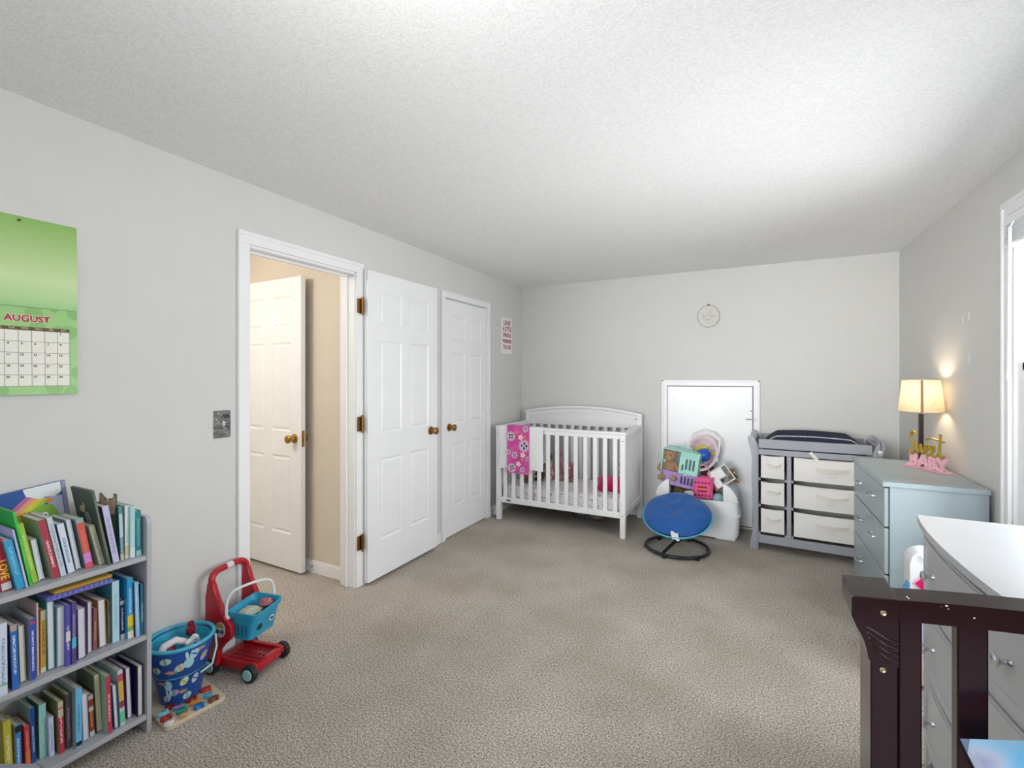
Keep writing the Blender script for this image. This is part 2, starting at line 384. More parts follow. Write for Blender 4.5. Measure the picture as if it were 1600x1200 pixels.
# unseen rear and near side windows, added as openings for the fill lights
for nm, pts in (('added_window_2', [(-1.8, -1.75, .65, 2.1), (.55, .6, .65, 2.1), (-1.75, .55, .65, .7), (-1.75, .55, 2.05, 2.1), (-.63, -.57, .7, 2.05)]),):
    bm = bmesh.new()
    for a, b_, c_, d_ in pts: box(bm, a, b_, FY - .09, FY - .04, c_, d_, .003)
    struct(nm, bm, TRIM)
bm = bmesh.new()
for a, b_, c_, d_ in ((-1.1, -1.05, .8, 2.06), (.05, .1, .8, 2.06), (-1.05, .05, .8, .85), (-1.05, .05, 2.01, 2.06), (-1.05, .05, 1.41, 1.46)): box(bm, RX + .04, RX + .09, a, b_, c_, d_, .003)
struct('added_window_3', bm, TRIM)  # unseen frame, added around the opening for the near fill
# ---------------- white crib ----------------
X0, X1, Y0, Y1 = -2.155, -.932, 3.862, 4.555
cr = thing('crib', 'white wooden slatted baby crib with arched headboard in the back left corner', 'crib', ((X0 + X1) / 2, (Y0 + Y1) / 2, 0))
P = .046
def post(x, y, z1): return obj('post', B(x, x + P, y, y + P, 0, z1, .004), WHITE, cr)
post(X0, Y0, .862); post(X1 - P, Y0, .862); post(X0, Y1 - P, .985); post(X1 - P, Y1 - P, .985)
obj('rail', B(X0 - .004, X1 + .004, Y0 - .004, Y0 + P + .002, .862, .884, .004), WHITE, cr)
obj('rail', B(X0 + P, X1 - P, Y0 + .01, Y0 + .036, .825, .862, .002), WHITE, cr)
fr = obj('rail', B(X0 + P, X1 - P, Y0 + .006, Y0 + .036, .165, .215, .003), WHITE, cr)
for i in range(13):
    xc = -2.066 + (i + .0) * (1.045 / 12)
    obj('slat', B(xc - .018, xc + .018, Y0 + .015, Y0 + .029, .213, .828, .002), WHITE, cr)
for xs in (X0, X1 - P):
    obj('side_rail', B(xs, xs + P, Y0 + P, Y1 - P, .845, .884, .004), WHITE, cr)
    obj('side_rail', B(xs + .008, xs + P - .008, Y0 + P, Y1 - P, .165, .215, .003), WHITE, cr)
    for i in range(8):
        yc = Y0 + P + .038 + i * (Y1 - Y0 - 2 * P - .076) / 7
        obj('slat', B(xs + .016, xs + .030, yc - .014, yc + .014, .213, .848, .002), WHITE, cr)
def arch(x): t = (x - (X0 + X1) / 2) / ((X1 - X0) / 2); return 1.052 - .062 * t * t
xs_ = [X0 + P + (X1 - X0 - 2 * P) * i / 24 for i in range(25)]
bm = prism(bmesh.new(), [(xs_[0], .848), (xs_[-1], .848)] + [(q, arch(q) - .02) for q in xs_[::-1]], 'y', Y1 - .022, Y1 - .012)
obj('headboard_panel', bm, WHITE, cr)
bm = bmesh.new()
xc_ = [X0 - .006 + (X1 - X0 + .012) * i / 26 for i in range(27)]
prism(bm, [(q, arch(q) - .022) for q in xc_] + [(q, arch(q)) for q in xc_[::-1]], 'y', Y1 - P - .016, Y1 + .004, .003)
prism(bm, [(q, arch(q) - .068) for q in xs_] + [(q, arch(q) - .027) for q in xs_[::-1]], 'y', Y1 - P + .006, Y1 - .006, .002)
box(bm, X0 + P, X0 + P + .03, Y1 - P + .006, Y1 - .008, .848, arch(X0 + P) - .062); box(bm, X1 - P - .03, X1 - P, Y1 - P + .006, Y1 - .008, .848, arch(X0 + P) - .06)
obj('headboard_frame', bm, WHITE, cr)
obj('rail', B(X0 + P, X1 - P, Y1 - .042, Y1 - .012, .165, .215, .003), WHITE, cr)
for i in range(13):
    xc = X0 + P + .05 + i * (X1 - X0 - 2 * P - .1) / 12
    obj('slat', B(xc - .018, xc + .018, Y1 - .034, Y1 - .020, .213, .85, .002), WHITE, cr)
obj('mattress_support', B(X0 + P + .01, X1 - P - .01, Y0 + .05, Y1 - .05, .175, .190), mat('4a4c50', .5), cr)
bm = bmesh.new()
for xx in (X0 + .023, X1 - .023):
    for z in (.19, .81): cyl(bm, (xx, Y0 - .001, z), (xx, Y0 + .004, z), .005, seg=8)
for yy in (4.52,):
    for z in (.26, .32, .38, .44, .52): cyl(bm, (X1 - .0005, yy, z), (X1 + .001, yy, z), .004, seg=8)
obj('bolt_head', bm, mat('55585c', .4, .8), cr)
bm = bmesh.new(); lathe(bm, [(.001, 0), (.026, 0), (.026, .002), (.001, .0025)], (0, 0, 0), 20, Matrix.Scale(.42, 4, (0, 1, 0)))
obj('oval_badge', bm, mat('85878a', .3, .5), cr, M=Matrix.Translation((-2.025, Y0 + .006, .190)) @ Matrix.Rotation(R(90), 4, 'X'))
# floral sheet on mattress
def print_mat(name, base, cols, scale=14, thr=.34, rough=.85):
    m, nt, b = newmat(name); tc = nt.nodes.new('ShaderNodeTexCoord')
    prev = None
    for i, (c, sc, t) in enumerate(cols):
        v = nt.nodes.new('ShaderNodeTexVoronoi'); v.inputs['Scale'].default_value = sc
        mp = nt.nodes.new('ShaderNodeMapping'); mp.inputs['Location'].default_value = (i * 3.7, i * 1.3, i * 5.1)
        nt.links.new(tc.outputs['Object'], mp.inputs[0])
        n = nt.nodes.new('ShaderNodeTexNoise'); n.inputs['Scale'].default_value = sc * 2.2
        nt.links.new(mp.outputs[0], n.inputs['Vector'])
        ad = nt.nodes.new('ShaderNodeMix'); ad.data_type = 'RGBA'; ad.inputs[0].default_value = .06
        nt.links.new(mp.outputs[0], ad.inputs[6]); nt.links.new(n.outputs['Color'], ad.inputs[7]); nt.links.new(ad.outputs[2], v.inputs['Vector'])
        lt = nt.nodes.new('ShaderNodeMath'); lt.operation = 'LESS_THAN'; lt.inputs[1].default_value = t; nt.links.new(v.outputs['Distance'], lt.inputs[0])
        mx = nt.nodes.new('ShaderNodeMix'); mx.data_type = 'RGBA'; nt.links.new(lt.outputs[0], mx.inputs[0]); mx.inputs[7].default_value = lin(c)
        if prev is None: mx.inputs[6].default_value = lin(base)
        else: nt.links.new(prev, mx.inputs[6])
        prev = mx.outputs[2]
    nt.links.new(prev, b.inputs['Base Color']); b.inputs['Roughness'].default_value = rough; return m
FLORAL = print_mat('floral_sheet', 'f0ecec', [('8d8f97', 24, .21), ('c78ea0', 18, .17), ('6f7480', 33, .18)])
mt = thing('crib_mattress', 'crib mattress with a white sheet printed with small grey and pink flowers', 'mattress', (-1.54, 4.2, .19))
obj('mattress_core', B(X0 + .062, X1 - .062, Y0 + .058, Y1 - .058, .191, .30, .02, 3), WHITE, mt)
def shf(u, v):
    x = X0 + .056 + u * (X1 - X0 - .112); y = Y0 + .052 + v * (Y1 - Y0 - .104)
    e = min(u, 1 - u, v, 1 - v)
    return (x, y, .318 + .012 * min(1, e * 8) + .006 * noise.noise(Vector((x * 9, y * 9, 0))))
bm = sheet(bmesh.new(), shf, 40, 24)
bmesh.ops.recalc_face_normals(bm, faces=bm.faces[:])
be = [e for e in bm.edges if e.is_boundary]; r_ = bmesh.ops.extrude_edge_only(bm, edges=be)
for v in [q for q in r_['geom'] if isinstance(q, bmesh.types.BMVert)]: v.co.z = .198
obj('fitted_sheet', bm, FLORAL, mt, smooth=True)
# white rail cover and pink blanket over the front rail
def drape(x0, x1, ytop, zf, zb, off, wav=.004, seed=0, flare=0):
    zt = .884 + off; yf = Y0 - .004 - off; yk = Y0 + P + .004 + off
    path = [(yf - .002, zf), (yf - .003, (zf + zt) / 2), (yf, zt - .012), (yf + .006, zt), ((yf + yk) / 2, zt + .002), (yk - .006, zt), (yk, zt - .012), (yk + .004, (zb + zt) / 2), (yk + .006, zb)]
    def samp(t):
        t *= len(path) - 1; i = min(int(t), len(path) - 2); f = t - i
        return path[i][0] * (1 - f) + path[i + 1][0] * f, path[i][1] * (1 - f) + path[i + 1][1] * f
    def fn(u, v):
        y, z = samp(v); d = max(0, (zt - z) / .4)
        s = -1 if v < .5 else 1
        x = x0 + (x1 - x0) * u + (u - .5) * flare * d + .01 * d * noise.noise(Vector((seed, z * 6, 0)))
        y += s * (abs(noise.noise(Vector((x * 22 + seed, z * 4, 1)))) * wav * (1 + 2 * d))
        z += .012 * noise.noise(Vector((x * 7 + seed, 0, 3))) * d
        return (x, y, z)
    return sheet(bmesh.new(), fn, 26, 48, .003)
o = obj('white_blanket', drape(-2.112, -1.665, 0, .495, .56, .0045, .002, 3), mat('f3f3f3', .9, bump=.2, bscale=300), None, (-1.9, Y0, .5), smooth=True)
tag(o, 'plain white blanket folded over the front rail of the white crib', 'blanket')
# pink print: rings, flowers (generic)
def pink_mat():
    m, nt, b = newmat('pink_blanket'); tc = nt.nodes.new('ShaderNodeTexCoord')
    n = nt.nodes.new('ShaderNodeTexNoise'); n.inputs['Scale'].default_value = 9; nt.links.new(tc.outputs['Object'], n.inputs['Vector'])
    r = ramp(nt, [(.35, 'c63f93'), (.65, 'e35fae')]); nt.links.new(n.outputs['Fac'], r.inputs[0])
    nt.links.new(r.outputs[0], b.inputs['Base Color'])
    b.inputs['Roughness'].default_value = .95; b.inputs['Sheen Weight'].default_value = .3; return m
pb = thing('pink_blanket', 'bright pink blanket printed with circles and flowers, draped over the crib rail', 'blanket', (-1.9, Y0, .45))
o = obj('cloth', drape(-2.025, -1.80, 0, .455, .52, .013, .003, 8, .0), pink_mat(), pb, smooth=True)
yf = Y0 - .004 - .0185
def disc(bm, x, z, r, y, sy=1, n=20):
    vs = [bm.verts.new((x + r * math.cos(2 * math.pi * i / n), y, z + sy * r * math.sin(2 * math.pi * i / n))) for i in range(n)]; bm.faces.new(vs); return bm
def ring(bm, x, z, r, wd, y, sy=1, n=24):
    rings(bm, [[Vector((x + q * math.cos(2 * math.pi * i / n), y, z + sy * q * math.sin(2 * math.pi * i / n))) for i in range(n)] for q in (r, r - wd)], cap=(False, False)); return bm
from mathutils.bvhtree import BVHTree
def project(bm, target, dirn, off=.0012):
    me = target.data; wv = [target.matrix_world @ v.co for v in me.vertices] if False else [v.co + ORG[target.name] for v in me.vertices]
    t = BVHTree.FromPolygons(wv, [list(p.vertices) for p in me.polygons]); d = Vector(dirn).normalized()
    for v in bm.verts:
        h = t.ray_cast(v.co - d * .3, d)
        if h[0] is not None: v.co = h[0] - d * off
    return bm
def fill_disc(bm, x, z, r, n=16, sy=1, rot=0, pet=0, y=yf - .03):
    c = bm.verts.new((x, y, z)); prev = None; rr = []
    for q in (.5, 1):
        ring_ = []
        for i in range(n):
            a = 2 * math.pi * i / n; rad = r * q * (1 + (pet * math.cos(5 * a) if q == 1 else 0))
            ring_.append(bm.verts.new((x + rad * math.cos(a + rot), y, z + sy * rad * math.sin(a + rot))))
        for i in range(n):
            k = (i + 1) % n
            if prev is None: bm.faces.new((c, ring_[i], ring_[k]))
            else: bm.faces.new((prev[i], ring_[i], ring_[k], prev[k]))
        prev = ring_
    return bm
CI = [(-1.985, .795, .047), (-1.848, .715, .058), (-1.945, .625, .032), (-1.835, .868, .03), (-1.975, .505, .045), (-2.02, .65, .026), (-1.865, .495, .026), (-1.807, .60, .022)]
bl_, wh_, dk_, fl_, or_ = [bmesh.new() for _ in range(5)]
for x, z, r in CI:
    x = min(max(x, -2.022 + r * .6), -1.803 - r * .6)
    fill_disc(bl_, x, z, r * .84); ring(wh_, x, z, r, r * .1, yf - .03)
    for k in range(4): fill_disc(dk_, x + r * .38 * math.cos(k * 1.6 + x * 40), z + r * .38 * math.sin(k * 1.6 + x * 40), r * .2, 8)
for x, z in ((-1.885, .79), (-1.905, .545), (-1.862, .63)):
    fill_disc(fl_, x, z, .022, 20, pet=.35); fill_disc(or_, x, z, .007, 8)
for x, z in ((-1.842, .800), (-1.87, .590), (-1.93, .835)): fill_disc(or_, x, z, .013, 12)
for nm, b_, c in (('printed_circle', bl_, 'd9c8d8'), ('printed_ring', wh_, 'f3a6d4'), ('printed_dot', dk_, '3c3a44'), ('printed_flower', fl_, 'f6efe6'), ('printed_blossom', or_, 'f0904a')):
    q = {'printed_ring': .0014, 'printed_circle': .0012, 'printed_dot': .0018, 'printed_flower': .0016, 'printed_blossom': .002}[nm]
    project(b_, o, (0, 1, 0), q); obj(nm, b_, mat(c, .95), pb)
# plush toys in the crib
def plush(name, label, cat, c, s, body, accent, ears='round', group=None, rz=0, face='2a2320'):
    t = thing(name, label, cat, c, group); c = Vector(c); Mr = Matrix.Translation(c) @ Matrix.Rotation(rz, 4, 'Z') @ Matrix.Scale(s, 4)
    m1 = mat(body, .95, bump=.5, bscale=180, var=.08, vscale=40, sheen=.4); m2 = mat(accent, .95, bump=.4, bscale=180, sheen=.3)
    b = bmesh.new(); ball(b, (0, 0, .36), (.27, .22, .34), 2, .08); obj('body', b, m1, t, smooth=True, M=Mr)
    b = bmesh.new(); ball(b, (0, -.04, .82), (.24, .21, .21), 2, .06)
    obj('head', b, m1, t, smooth=True, M=Mr)
    for k in (-1, 1):
        b = bmesh.new()
        if ears == 'long': tube(b, [(k * .1, 0, .96), (k * .14, 0, 1.12), (k * .17, .0, 1.3), (k * .17, 0, 1.36)], [.03, .065, .055, .01], 10)
        else: ball(b, (k * .18, .0, .99), (.085, .05, .085), 2)
        obj('ear', b, m1, t, smooth=True, M=Mr)
        b = bmesh.new(); tube(b, [(k * .18, -.05, .58), (k * .30, -.12, .46), (k * .34, -.2, .34), (k * .34, -.22, .30)], [.07, .085, .08, .03], 10); obj('arm', b, m1, t, smooth=True, M=Mr)
        b = bmesh.new(); tube(b, [(k * .13, -.08, .16), (k * .2, -.26, .1), (k * .24, -.42, .1), (k * .245, -.5, .11)], [.09, .11, .1, .04], 10); obj('leg', b, m1, t, smooth=True, M=Mr)
    b = bmesh.new(); ball(b, (0, -.22, .77), (.1, .08, .075), 2); obj('muzzle', b, m2, t, smooth=True, M=Mr)
    b = bmesh.new()
    for k in (-1, 1): ball(b, (k * .09, -.235, .87), .022, 1)
    ball(b, (0, -.295, .79), (.028, .02, .02), 1); obj('face', b, mat(face, .2), t, smooth=True, M=Mr)
    return t
plush('plush_bunny', 'pink bunny plush with long ears sitting at the back of the crib', 'plush toy', (-1.715, 4.36, .336), .21, 'c58a96', 'ecd9d3', 'long')
plush('plush_bear', 'dusty pink bear plush leaning beside the long-eared bunny in the crib', 'plush toy', (-1.58, 4.33, .336), .16, 'b87484', 'efe3dc')
plush('plush_bear', 'brown teddy bear sitting low at the left end of the crib mattress', 'plush toy', (-1.93, 4.08, .332), .15, '8a5e40', 'b99470', rz=.3)
plush('plush_bear', 'dark brown plush behind the brown teddy at the crib left end', 'plush toy', (-1.83, 4.2, .334), .15, '5b3b34', 'b99470', rz=-.3)
plush('plush_lamb', 'cream white plush in front of the leafy green toy in the crib', 'plush toy', (-1.79, 4.28, .334), .16, 'dccfc6', 'f0e8e0')
# leafy green toy
t = thing('plush_plant', 'green leafy plush toy standing behind the cream plush in the crib', 'plush toy', (-1.86, 4.40, .333))
b = bmesh.new(); lathe(b, [(.03, 0), (.045, .02), (.05, .07), (.04, .10), (.001, .105)], (-1.86, 4.40, .334), 14); obj('body', b, mat('e6dfd0', .9), t, smooth=True)
for i in range(9):
    a = i * .7; L = .15 + .03 * math.sin(i * 3)
    b = bmesh.new(); p0 = Vector((-1.86, 4.40, .42)); d = Vector((math.cos(a) * .35, math.sin(a) * .3, 1)).normalized()
    tube(b, [p0, p0 + d * L * .4, p0 + d * L * .8 + Vector((math.cos(a), math.sin(a), 0)) * .01, p0 + d * L], [.006, .017, .012, .001], 8); obj('leaf', b, mat('3f7a45' if i % 2 else '5f9a50', .8, var=.1), t, smooth=True)
# pink pillow, grey striped cloth
def cushion(bm, c, sx, sy, sz, M=None, p=3.2, nu=18, wr=.05, rnd=0):
    c = Vector(c)
    for sgn in (1, -1):
        def fn(u, v, s=sgn):
            x, y = u * 2 - 1, v * 2 - 1
            h = ((1 - abs(x) ** p) * (1 - abs(y) ** p)); h = max(h, 0) ** .5
            h *= 1 + wr * noise.noise(Vector((x * 3, y * 3, s)))
            k = 1 - .06 * (1 - abs(x) ** 2) * abs(y) ** 6; k2 = 1 - .06 * (1 - abs(y) ** 2) * abs(x) ** 6
            k *= 1 - rnd * (1 - math.sqrt(1 - x * x / 2)) / .293; k2 *= 1 - rnd * (1 - math.sqrt(1 - y * y / 2)) / .293
            q = Vector((x * sx / 2 * k2, y * sy / 2 * k, s * h * sz / 2)); q = M @ q if M is not None else q
            return q + c
        sheet(bm, fn, nu, nu)
    bmesh.ops.remove_doubles(bm, verts=bm.verts, dist=1e-4); return bm
o = obj('pink_pillow', cushion(bmesh.new(), (-1.118, 4.14, .385), .26, .20, .09, Matrix.Rotation(.25, 4, 'Z') @ Matrix.Rotation(.35, 4, 'X')), mat('d3186c', .85, bump=.2, bscale=40, sheen=.3), None, (-1.1, 4.12, .33), smooth=True)
tag(o, 'hot pink pillow at the right end of the crib mattress', 'pillow')
def stripe_mat(name, c1, c2, scale, axis='Z', rot=0, thr=.5):
    m, nt, b = newmat(name); tc = nt.nodes.new('ShaderNodeTexCoord'); mp = nt.nodes.new('ShaderNodeMapping'); mp.inputs['Rotation'].default_value = (0, rot, 0)
    w_ = nt.nodes.new('ShaderNodeTexWave'); w_.bands_direction = axis; w_.inputs['Scale'].default_value = scale; w_.inputs['Distortion'].default_value = .3
    nt.links.new(tc.outputs['Object'], mp.inputs[0]); nt.links.new(mp.outputs[0], w_.inputs['Vector'])
    r = ramp(nt, [(0, c1), (thr, c2)], 'CONSTANT'); nt.links.new(w_.outputs['Fac'], r.inputs[0]); nt.links.new(r.outputs[0], b.inputs['Base Color']); b.inputs['Roughness'].default_value = .9
    return m
o = obj('striped_pillow', cushion(bmesh.new(), (-1.05, 4.38, .435), .17, .19, .08, Matrix.Rotation(-.1, 4, 'Z') @ Matrix.Rotation(1.2, 4, 'X')), stripe_mat('grey_stripes', 'e4dfe0', '6f6b72', 16, 'X', .5), None, (-1.05, 4.38, .33), smooth=True)
tag(o, 'small grey and white striped pillow behind the hot pink pillow in the crib', 'pillow')
# low basket of soft things under the crib
t = thing('wire_basket', 'low grey wire basket on the carpet under the white crib', 'basket', (-1.38, 4.3, 0))
b = bmesh.new()
for z, s in ((.006, .88), (.05, .95), (.09, 1)):
    tube(b, [(-1.38 + s * .19 * math.cos(2 * math.pi * i / 24), 4.3 + s * .13 * math.sin(2 * math.pi * i / 24), z + .003) for i in range(24)], .004, 6, True)
for i in range(24):
    a = 2 * math.pi * i / 24; tube(b, [(-1.38 + s_ * .19 * math.cos(a), 4.3 + s_ * .13 * math.sin(a), z) for z, s_ in ((.008, .88), (.093, 1))], .0025, 5)
obj('wire_frame', b, mat('7b7d80', .4, .6), t, smooth=True)
for i, (dx, dy, c, n_) in enumerate(((-.08, 0, 'd8d4cf', 'white rolled cloth at the left of the wire basket under the crib'), (.05, .03, '9d9a9c', 'grey rolled cloth at the back of the wire basket under the crib'), (.09, -.05, 'c9a0a4', 'pale pink rolled cloth at the front of the wire basket under the crib'))):
    b = bmesh.new(); ball(b, (-1.38 + dx, 4.3 + dy, .062), (.075, .05, .048), 2, .2)
    tag(obj('rolled_cloth', b, mat(c, .95, bump=.4, bscale=70), None, (-1.38 + dx, 4.3 + dy, .012), smooth=True), n_, 'cloth')

# ---------------- hoop art and word sign ----------------
t = thing('embroidery_hoop', 'round embroidery hoop with a stitched grey whale outline hanging on the back wall', 'wall art', (-.353, BY, 1.90))
Mh = Matrix.Translation((-.353, BY - .008, 1.897)) @ Matrix.Rotation(R(90), 4, 'X')
b = bmesh.new(); tube(b, [(.092 * math.cos(2 * math.pi * i / 48), .098 * math.sin(2 * math.pi * i / 48), 0) for i in range(48)], .0042, 8, True); obj('hoop_ring', b, mat('b9b4aa', .5, var=.05, vscale=30), t, smooth=True, M=Mh)
b = bmesh.new(); lathe(b, [(.001, 0), (.090, 0), (.090, .002), (.001, .0022)], (0, 0, 0), 40, Matrix.Scale(1.06, 4, (0, 1, 0))); obj('fabric', b, mat('d9d6d0', .95, bump=.2, bscale=400), t, M=Mh)
b = bmesh.new(); cyl(b, (-.012, .104, 0), (.012, .104, 0), .0045, seg=10); box(b, -.007, -.003, .094, .112, -.005, .005); box(b, .003, .007, .094, .112, -.005, .005); obj('clamp_screw', b, mat('4e4f50', .35, .8), t, M=Mh)
b = bmesh.new()
wh = [(-.045, .004), (-.050, -.008), (-.042, -.022), (-.028, -.034), (-.010, -.036), (.004, -.030), (.018, -.018), (.034, -.008), (.045, -.004), (.056, -.012), (.060, -.004), (.050, .008), (.036, .004), (.010, .004), (-.02, .006), (-.045, .004)]
tube(b, [(x, y, .003) for x, y in wh], .0011, 5); tube(b, [(-.044, .0, .003), (-.025, -.012, .003), (-.005, -.026, .003), (.004, -.03, .003)], .0011, 5)
for x, y in ((-.012, .028), (0, .018), (.006, .045), (.012, .032), (.016, .022), (.018, .050)): ball(b, (x, y, .003), (.003, .004, .001), 1)
obj('stitched_whale', b, mat('6d706e', .9), t, M=Mh)
t = thing('word_sign', 'small white sign with tightly packed red lettering on the left wall near the corner', 'sign', (LX, 4.245, 1.57))
obj('board', B(LX, LX + .012, 4.135, 4.355, 1.578, 1.950, .002), mat('efefee', .6), t)
RED = mat('b4475c', .8)
Ml = axes((LX + .0123, 4.245, 1.9), (0, 1, 0), (0, 0, 1))
for wd, sz, z in (('LEAVE', .052, 1.895), ('A LITTLE', .050, 1.832), ('SPARKLE', .044, 1.770), ('WHEREVER', .038, 1.708), ('YOU GO', .044, 1.648)):
    bb = textbm(wd, sz, .0003, bold=.0015); bb.transform(Matrix.Scale(1.25, 4, (0, 1, 0)))
    obj('lettering', bb, RED, t, M=axes((LX + .0125, 4.245, z), (0, 1, 0), (0, 0, 1)))
# ---------------- calendar ----------------
t = thing('wall_calendar', 'green wall calendar open at August hanging on the left wall', 'calendar', (LX, .66, 1.28))
def green_mat():
    m, nt, b = newmat('calendar_green'); tc = nt.nodes.new('ShaderNodeTexCoord')
    v = nt.nodes.new('ShaderNodeTexVoronoi'); v.inputs['Scale'].default_value = 17; nt.links.new(tc.outputs['Object'], v.inputs['Vector'])
    r = ramp(nt, [(0, '7fb862'), (.42, '7fb862'), (.46, '96c877'), (1, '96c877')]); nt.links.new(v.outputs['Distance'], r.inputs[0])
    nt.links.new(r.outputs[0], b.inputs['Base Color']); b.inputs['Roughness'].default_value = .35; return m
def green_top():
    m, nt, b = newmat('calendar_green_top'); tc = nt.nodes.new('ShaderNodeTexCoord'); sp = nt.nodes.new('ShaderNodeSeparateXYZ'); nt.links.new(tc.outputs['Object'], sp.inputs[0])
    mr = nt.nodes.new('ShaderNodeMapRange'); mr.inputs[1].default_value = .30; mr.inputs[2].default_value = .62; nt.links.new(sp.outputs['Z'], mr.inputs[0])
    r = ramp(nt, [(0, '83bb74'), (.12, 'a9d189'), (.35, 'c6dfa0'), (1, '8cb95f')]); nt.links.new(mr.outputs[0], r.inputs[0])
    nt.links.new(r.outputs[0], b.inputs['Base Color']); b.inputs['Roughness'].default_value = .3; return m
def page(y0, y1, z0, z1, x, curl):
    def fn(u, v): return (x + curl * (u ** 3) * .5 + .004 * math.sin(v * 3.1) + curl * (1 - v) ** 3, y0 + (y1 - y0) * u, z0 + (z1 - z0) * v)
    return sheet(bmesh.new(), fn, 12, 12, .0008)
obj('picture_page', page(.50, .809, 1.592, 1.903, LX + .003, .006), green_top(), t, smooth=True)
pg = obj('month_page', page(.50, .809, 1.286, 1.592, LX + .004, .008), green_mat(), t, smooth=True)
Yc = [.5135, .549, .583, .617, .651, .685, .719, .753, .787]; Yc = [.551 + .0337 * i for i in range(8)]
def onpage(bm, off): return project(bm, pg, (-1, 0, 0), off)
b = bmesh.new(); sheet(b, lambda u, v: (LX + .03, Yc[0] + (Yc[-1] - Yc[0]) * u, 1.316 + (1.510 - 1.316) * v), 14, 8); obj('date_grid', onpage(b, .0006), mat('f1efe4', .6), t)
b = bmesh.new()
def strip(b, y0, y1, z0, z1, n=8):
    sheet(b, lambda u, v: (LX + .03, y0 + (y1 - y0) * u, z0 + (z1 - z0) * v), n if y1 - y0 > .01 else 1, n if z1 - z0 > .01 else 1)
zr = [1.316 + i * (1.510 - 1.316) / 5 for i in range(6)]
for y in Yc: strip(b, y - .0005, y + .0005, zr[0], zr[-1])
for z in zr: strip(b, Yc[0], Yc[-1], z - .0005, z + .0005, 14)
obj('grid_line', onpage(b, .001), mat('6b5244', .8), t)
b = bmesh.new(); strip(b, Yc[0], Yc[-1], 1.511, 1.522, 14); obj('weekday_band', onpage(b, .001), mat('6f5a3a', .8), t)
for k, d_ in enumerate(('SUN', 'MON', 'TUE', 'WED', 'THU', 'FRI', 'SAT')):
    b = textbm(d_, .0085, 0); b.transform(axes((LX + .03, Yc[k] + .0168, 1.5165), (0, 1, 0), (0, 0, 1))); obj('weekday', onpage(b, .0016), mat('efe9d8', .8), t)
n_ = 1
for rw in range(5):
    for k in range(7):
        if rw == 0 and k < 6: continue
        if n_ > 31: break
        if rw == 4 and k == 0: pass
        b = textbm(str(n_), .010, 0, bold=.0003); b.transform(axes((LX + .03, Yc[k] + .0085, zr[5 - rw] - .0075), (0, 1, 0), (0, 0, 1))); obj('date_number', onpage(b, .0014), mat('4c4038', .8), t); n_ += 1
for c, bo, of in (('f4efe0', .0024, .0012), ('b5383f', .0010, .0018)):
    b = textbm('AUGUST', .030, 0, bold=bo); b.transform(axes((LX + .03, .676, 1.550), (0, 1, 0), (0, 0, 1))); obj('month_title', onpage(b, of), mat(c, .7), t)
b = bmesh.new(); cyl(b, (LX, .655, 1.888), (LX + .012, .655, 1.888), .0035, seg=8); obj('nail', b, BLACK, t)
# ---------------- light switch ----------------
def stone_mat():
    m, nt, b = newmat('switch_photo'); tc = nt.nodes.new('ShaderNodeTexCoord'); n = nt.nodes.new('ShaderNodeTexNoise'); n.inputs['Scale'].default_value = 60; n.inputs['Detail'].default_value = 5; n.inputs['Roughness'].default_value = .8
    nt.links.new(tc.outputs['Object'], n.inputs['Vector']); r = ramp(nt, [(.35, '2b2b28'), (.5, '6c6d69'), (.66, 'a5a7a2')]); nt.links.new(n.outputs['Fac'], r.inputs[0]); nt.links.new(r.outputs[0], b.inputs['Base Color']); b.inputs['Roughness'].default_value = .3; return m
t = thing('light_switch', 'light switch plate printed with a grey picture of a windowed building, beside the doorway', 'light switch', (LX, 1.35, 1.12))
obj('plate', B(LX, LX + .006, 1.311, 1.389, 1.057, 1.187, .002, 2), stone_mat(), t)
obj('toggle', B(LX + .004, LX + .017, 1.346, 1.356, 1.115, 1.137, .002), mat('d9d9d6', .3), t)
b = bmesh.new()
for z in (1.089, 1.155): cyl(b, (LX, 1.351, z), (LX + .0068, 1.351, z), .003, seg=8)
obj('screw', b, CHROME, t)
b = bmesh.new()
for i in range(5):
    for j in range(3): box(b, LX + .0055, LX + .0063, 1.360 + i * .0058, 1.363 + i * .0058, 1.105 + j * .014, 1.112 + j * .014)
for i in range(6): box(b, LX + .0055, LX + .0063, 1.314 + i * .0058, 1.317 + i * .0058, 1.100, 1.107)
obj('printed_window', b, mat('1c1e1e', .5), t)
prism(bm := bmesh.new(), [(1.340, 1.150), (1.386, 1.150), (1.380, 1.170), (1.350, 1.166)], 'x', LX + .0055, LX + .0063); obj('printed_roof', bm, mat('2e2c28', .5), t)
# ---------------- changing table ----------------
GREY = mat('9c9fa8', .45, var=.02, key='grey_paint')
ct = thing('changing_table', 'grey changing table with curved end posts against the back wall', 'changing table', (.4, 4.3, 0))
A = R(-3.0); MR = Matrix.Translation((0, 4.12, 0)) @ Matrix.Rotation(A, 4, 'Z')   # local: x along front, y to wall
CW, CD = .80, .44
def ctp(nm, bm, m=GREY, parent=None, **k): return obj(nm, bm, m, parent or ct, M=MR, **k)
prof = [(0, 0), (.05, 0), (.052, .10), (.046, .22), (.046, .62), (.054, .74), (.052, .80), (.05, .84)]
def sleigh(xa, s):
    # end post: curls outward at the top and at the foot
    out = [(0, -.012, ), ]
    pts_l = [(-.018, 0), (-.012, .07), (.002, .13), (.008, .22), (.002, .42), (-.004, .58), (.0, .70), (-.010, .78), (-.024, .83), (-.030, .862), (-.022, .882), (-.006, .890), (.012, .882), (.022, .862)]
    pts_r = [(.045, .80), (.045, 0)]
    return [(xa + s * x, z) for x, z in pts_l + pts_r]
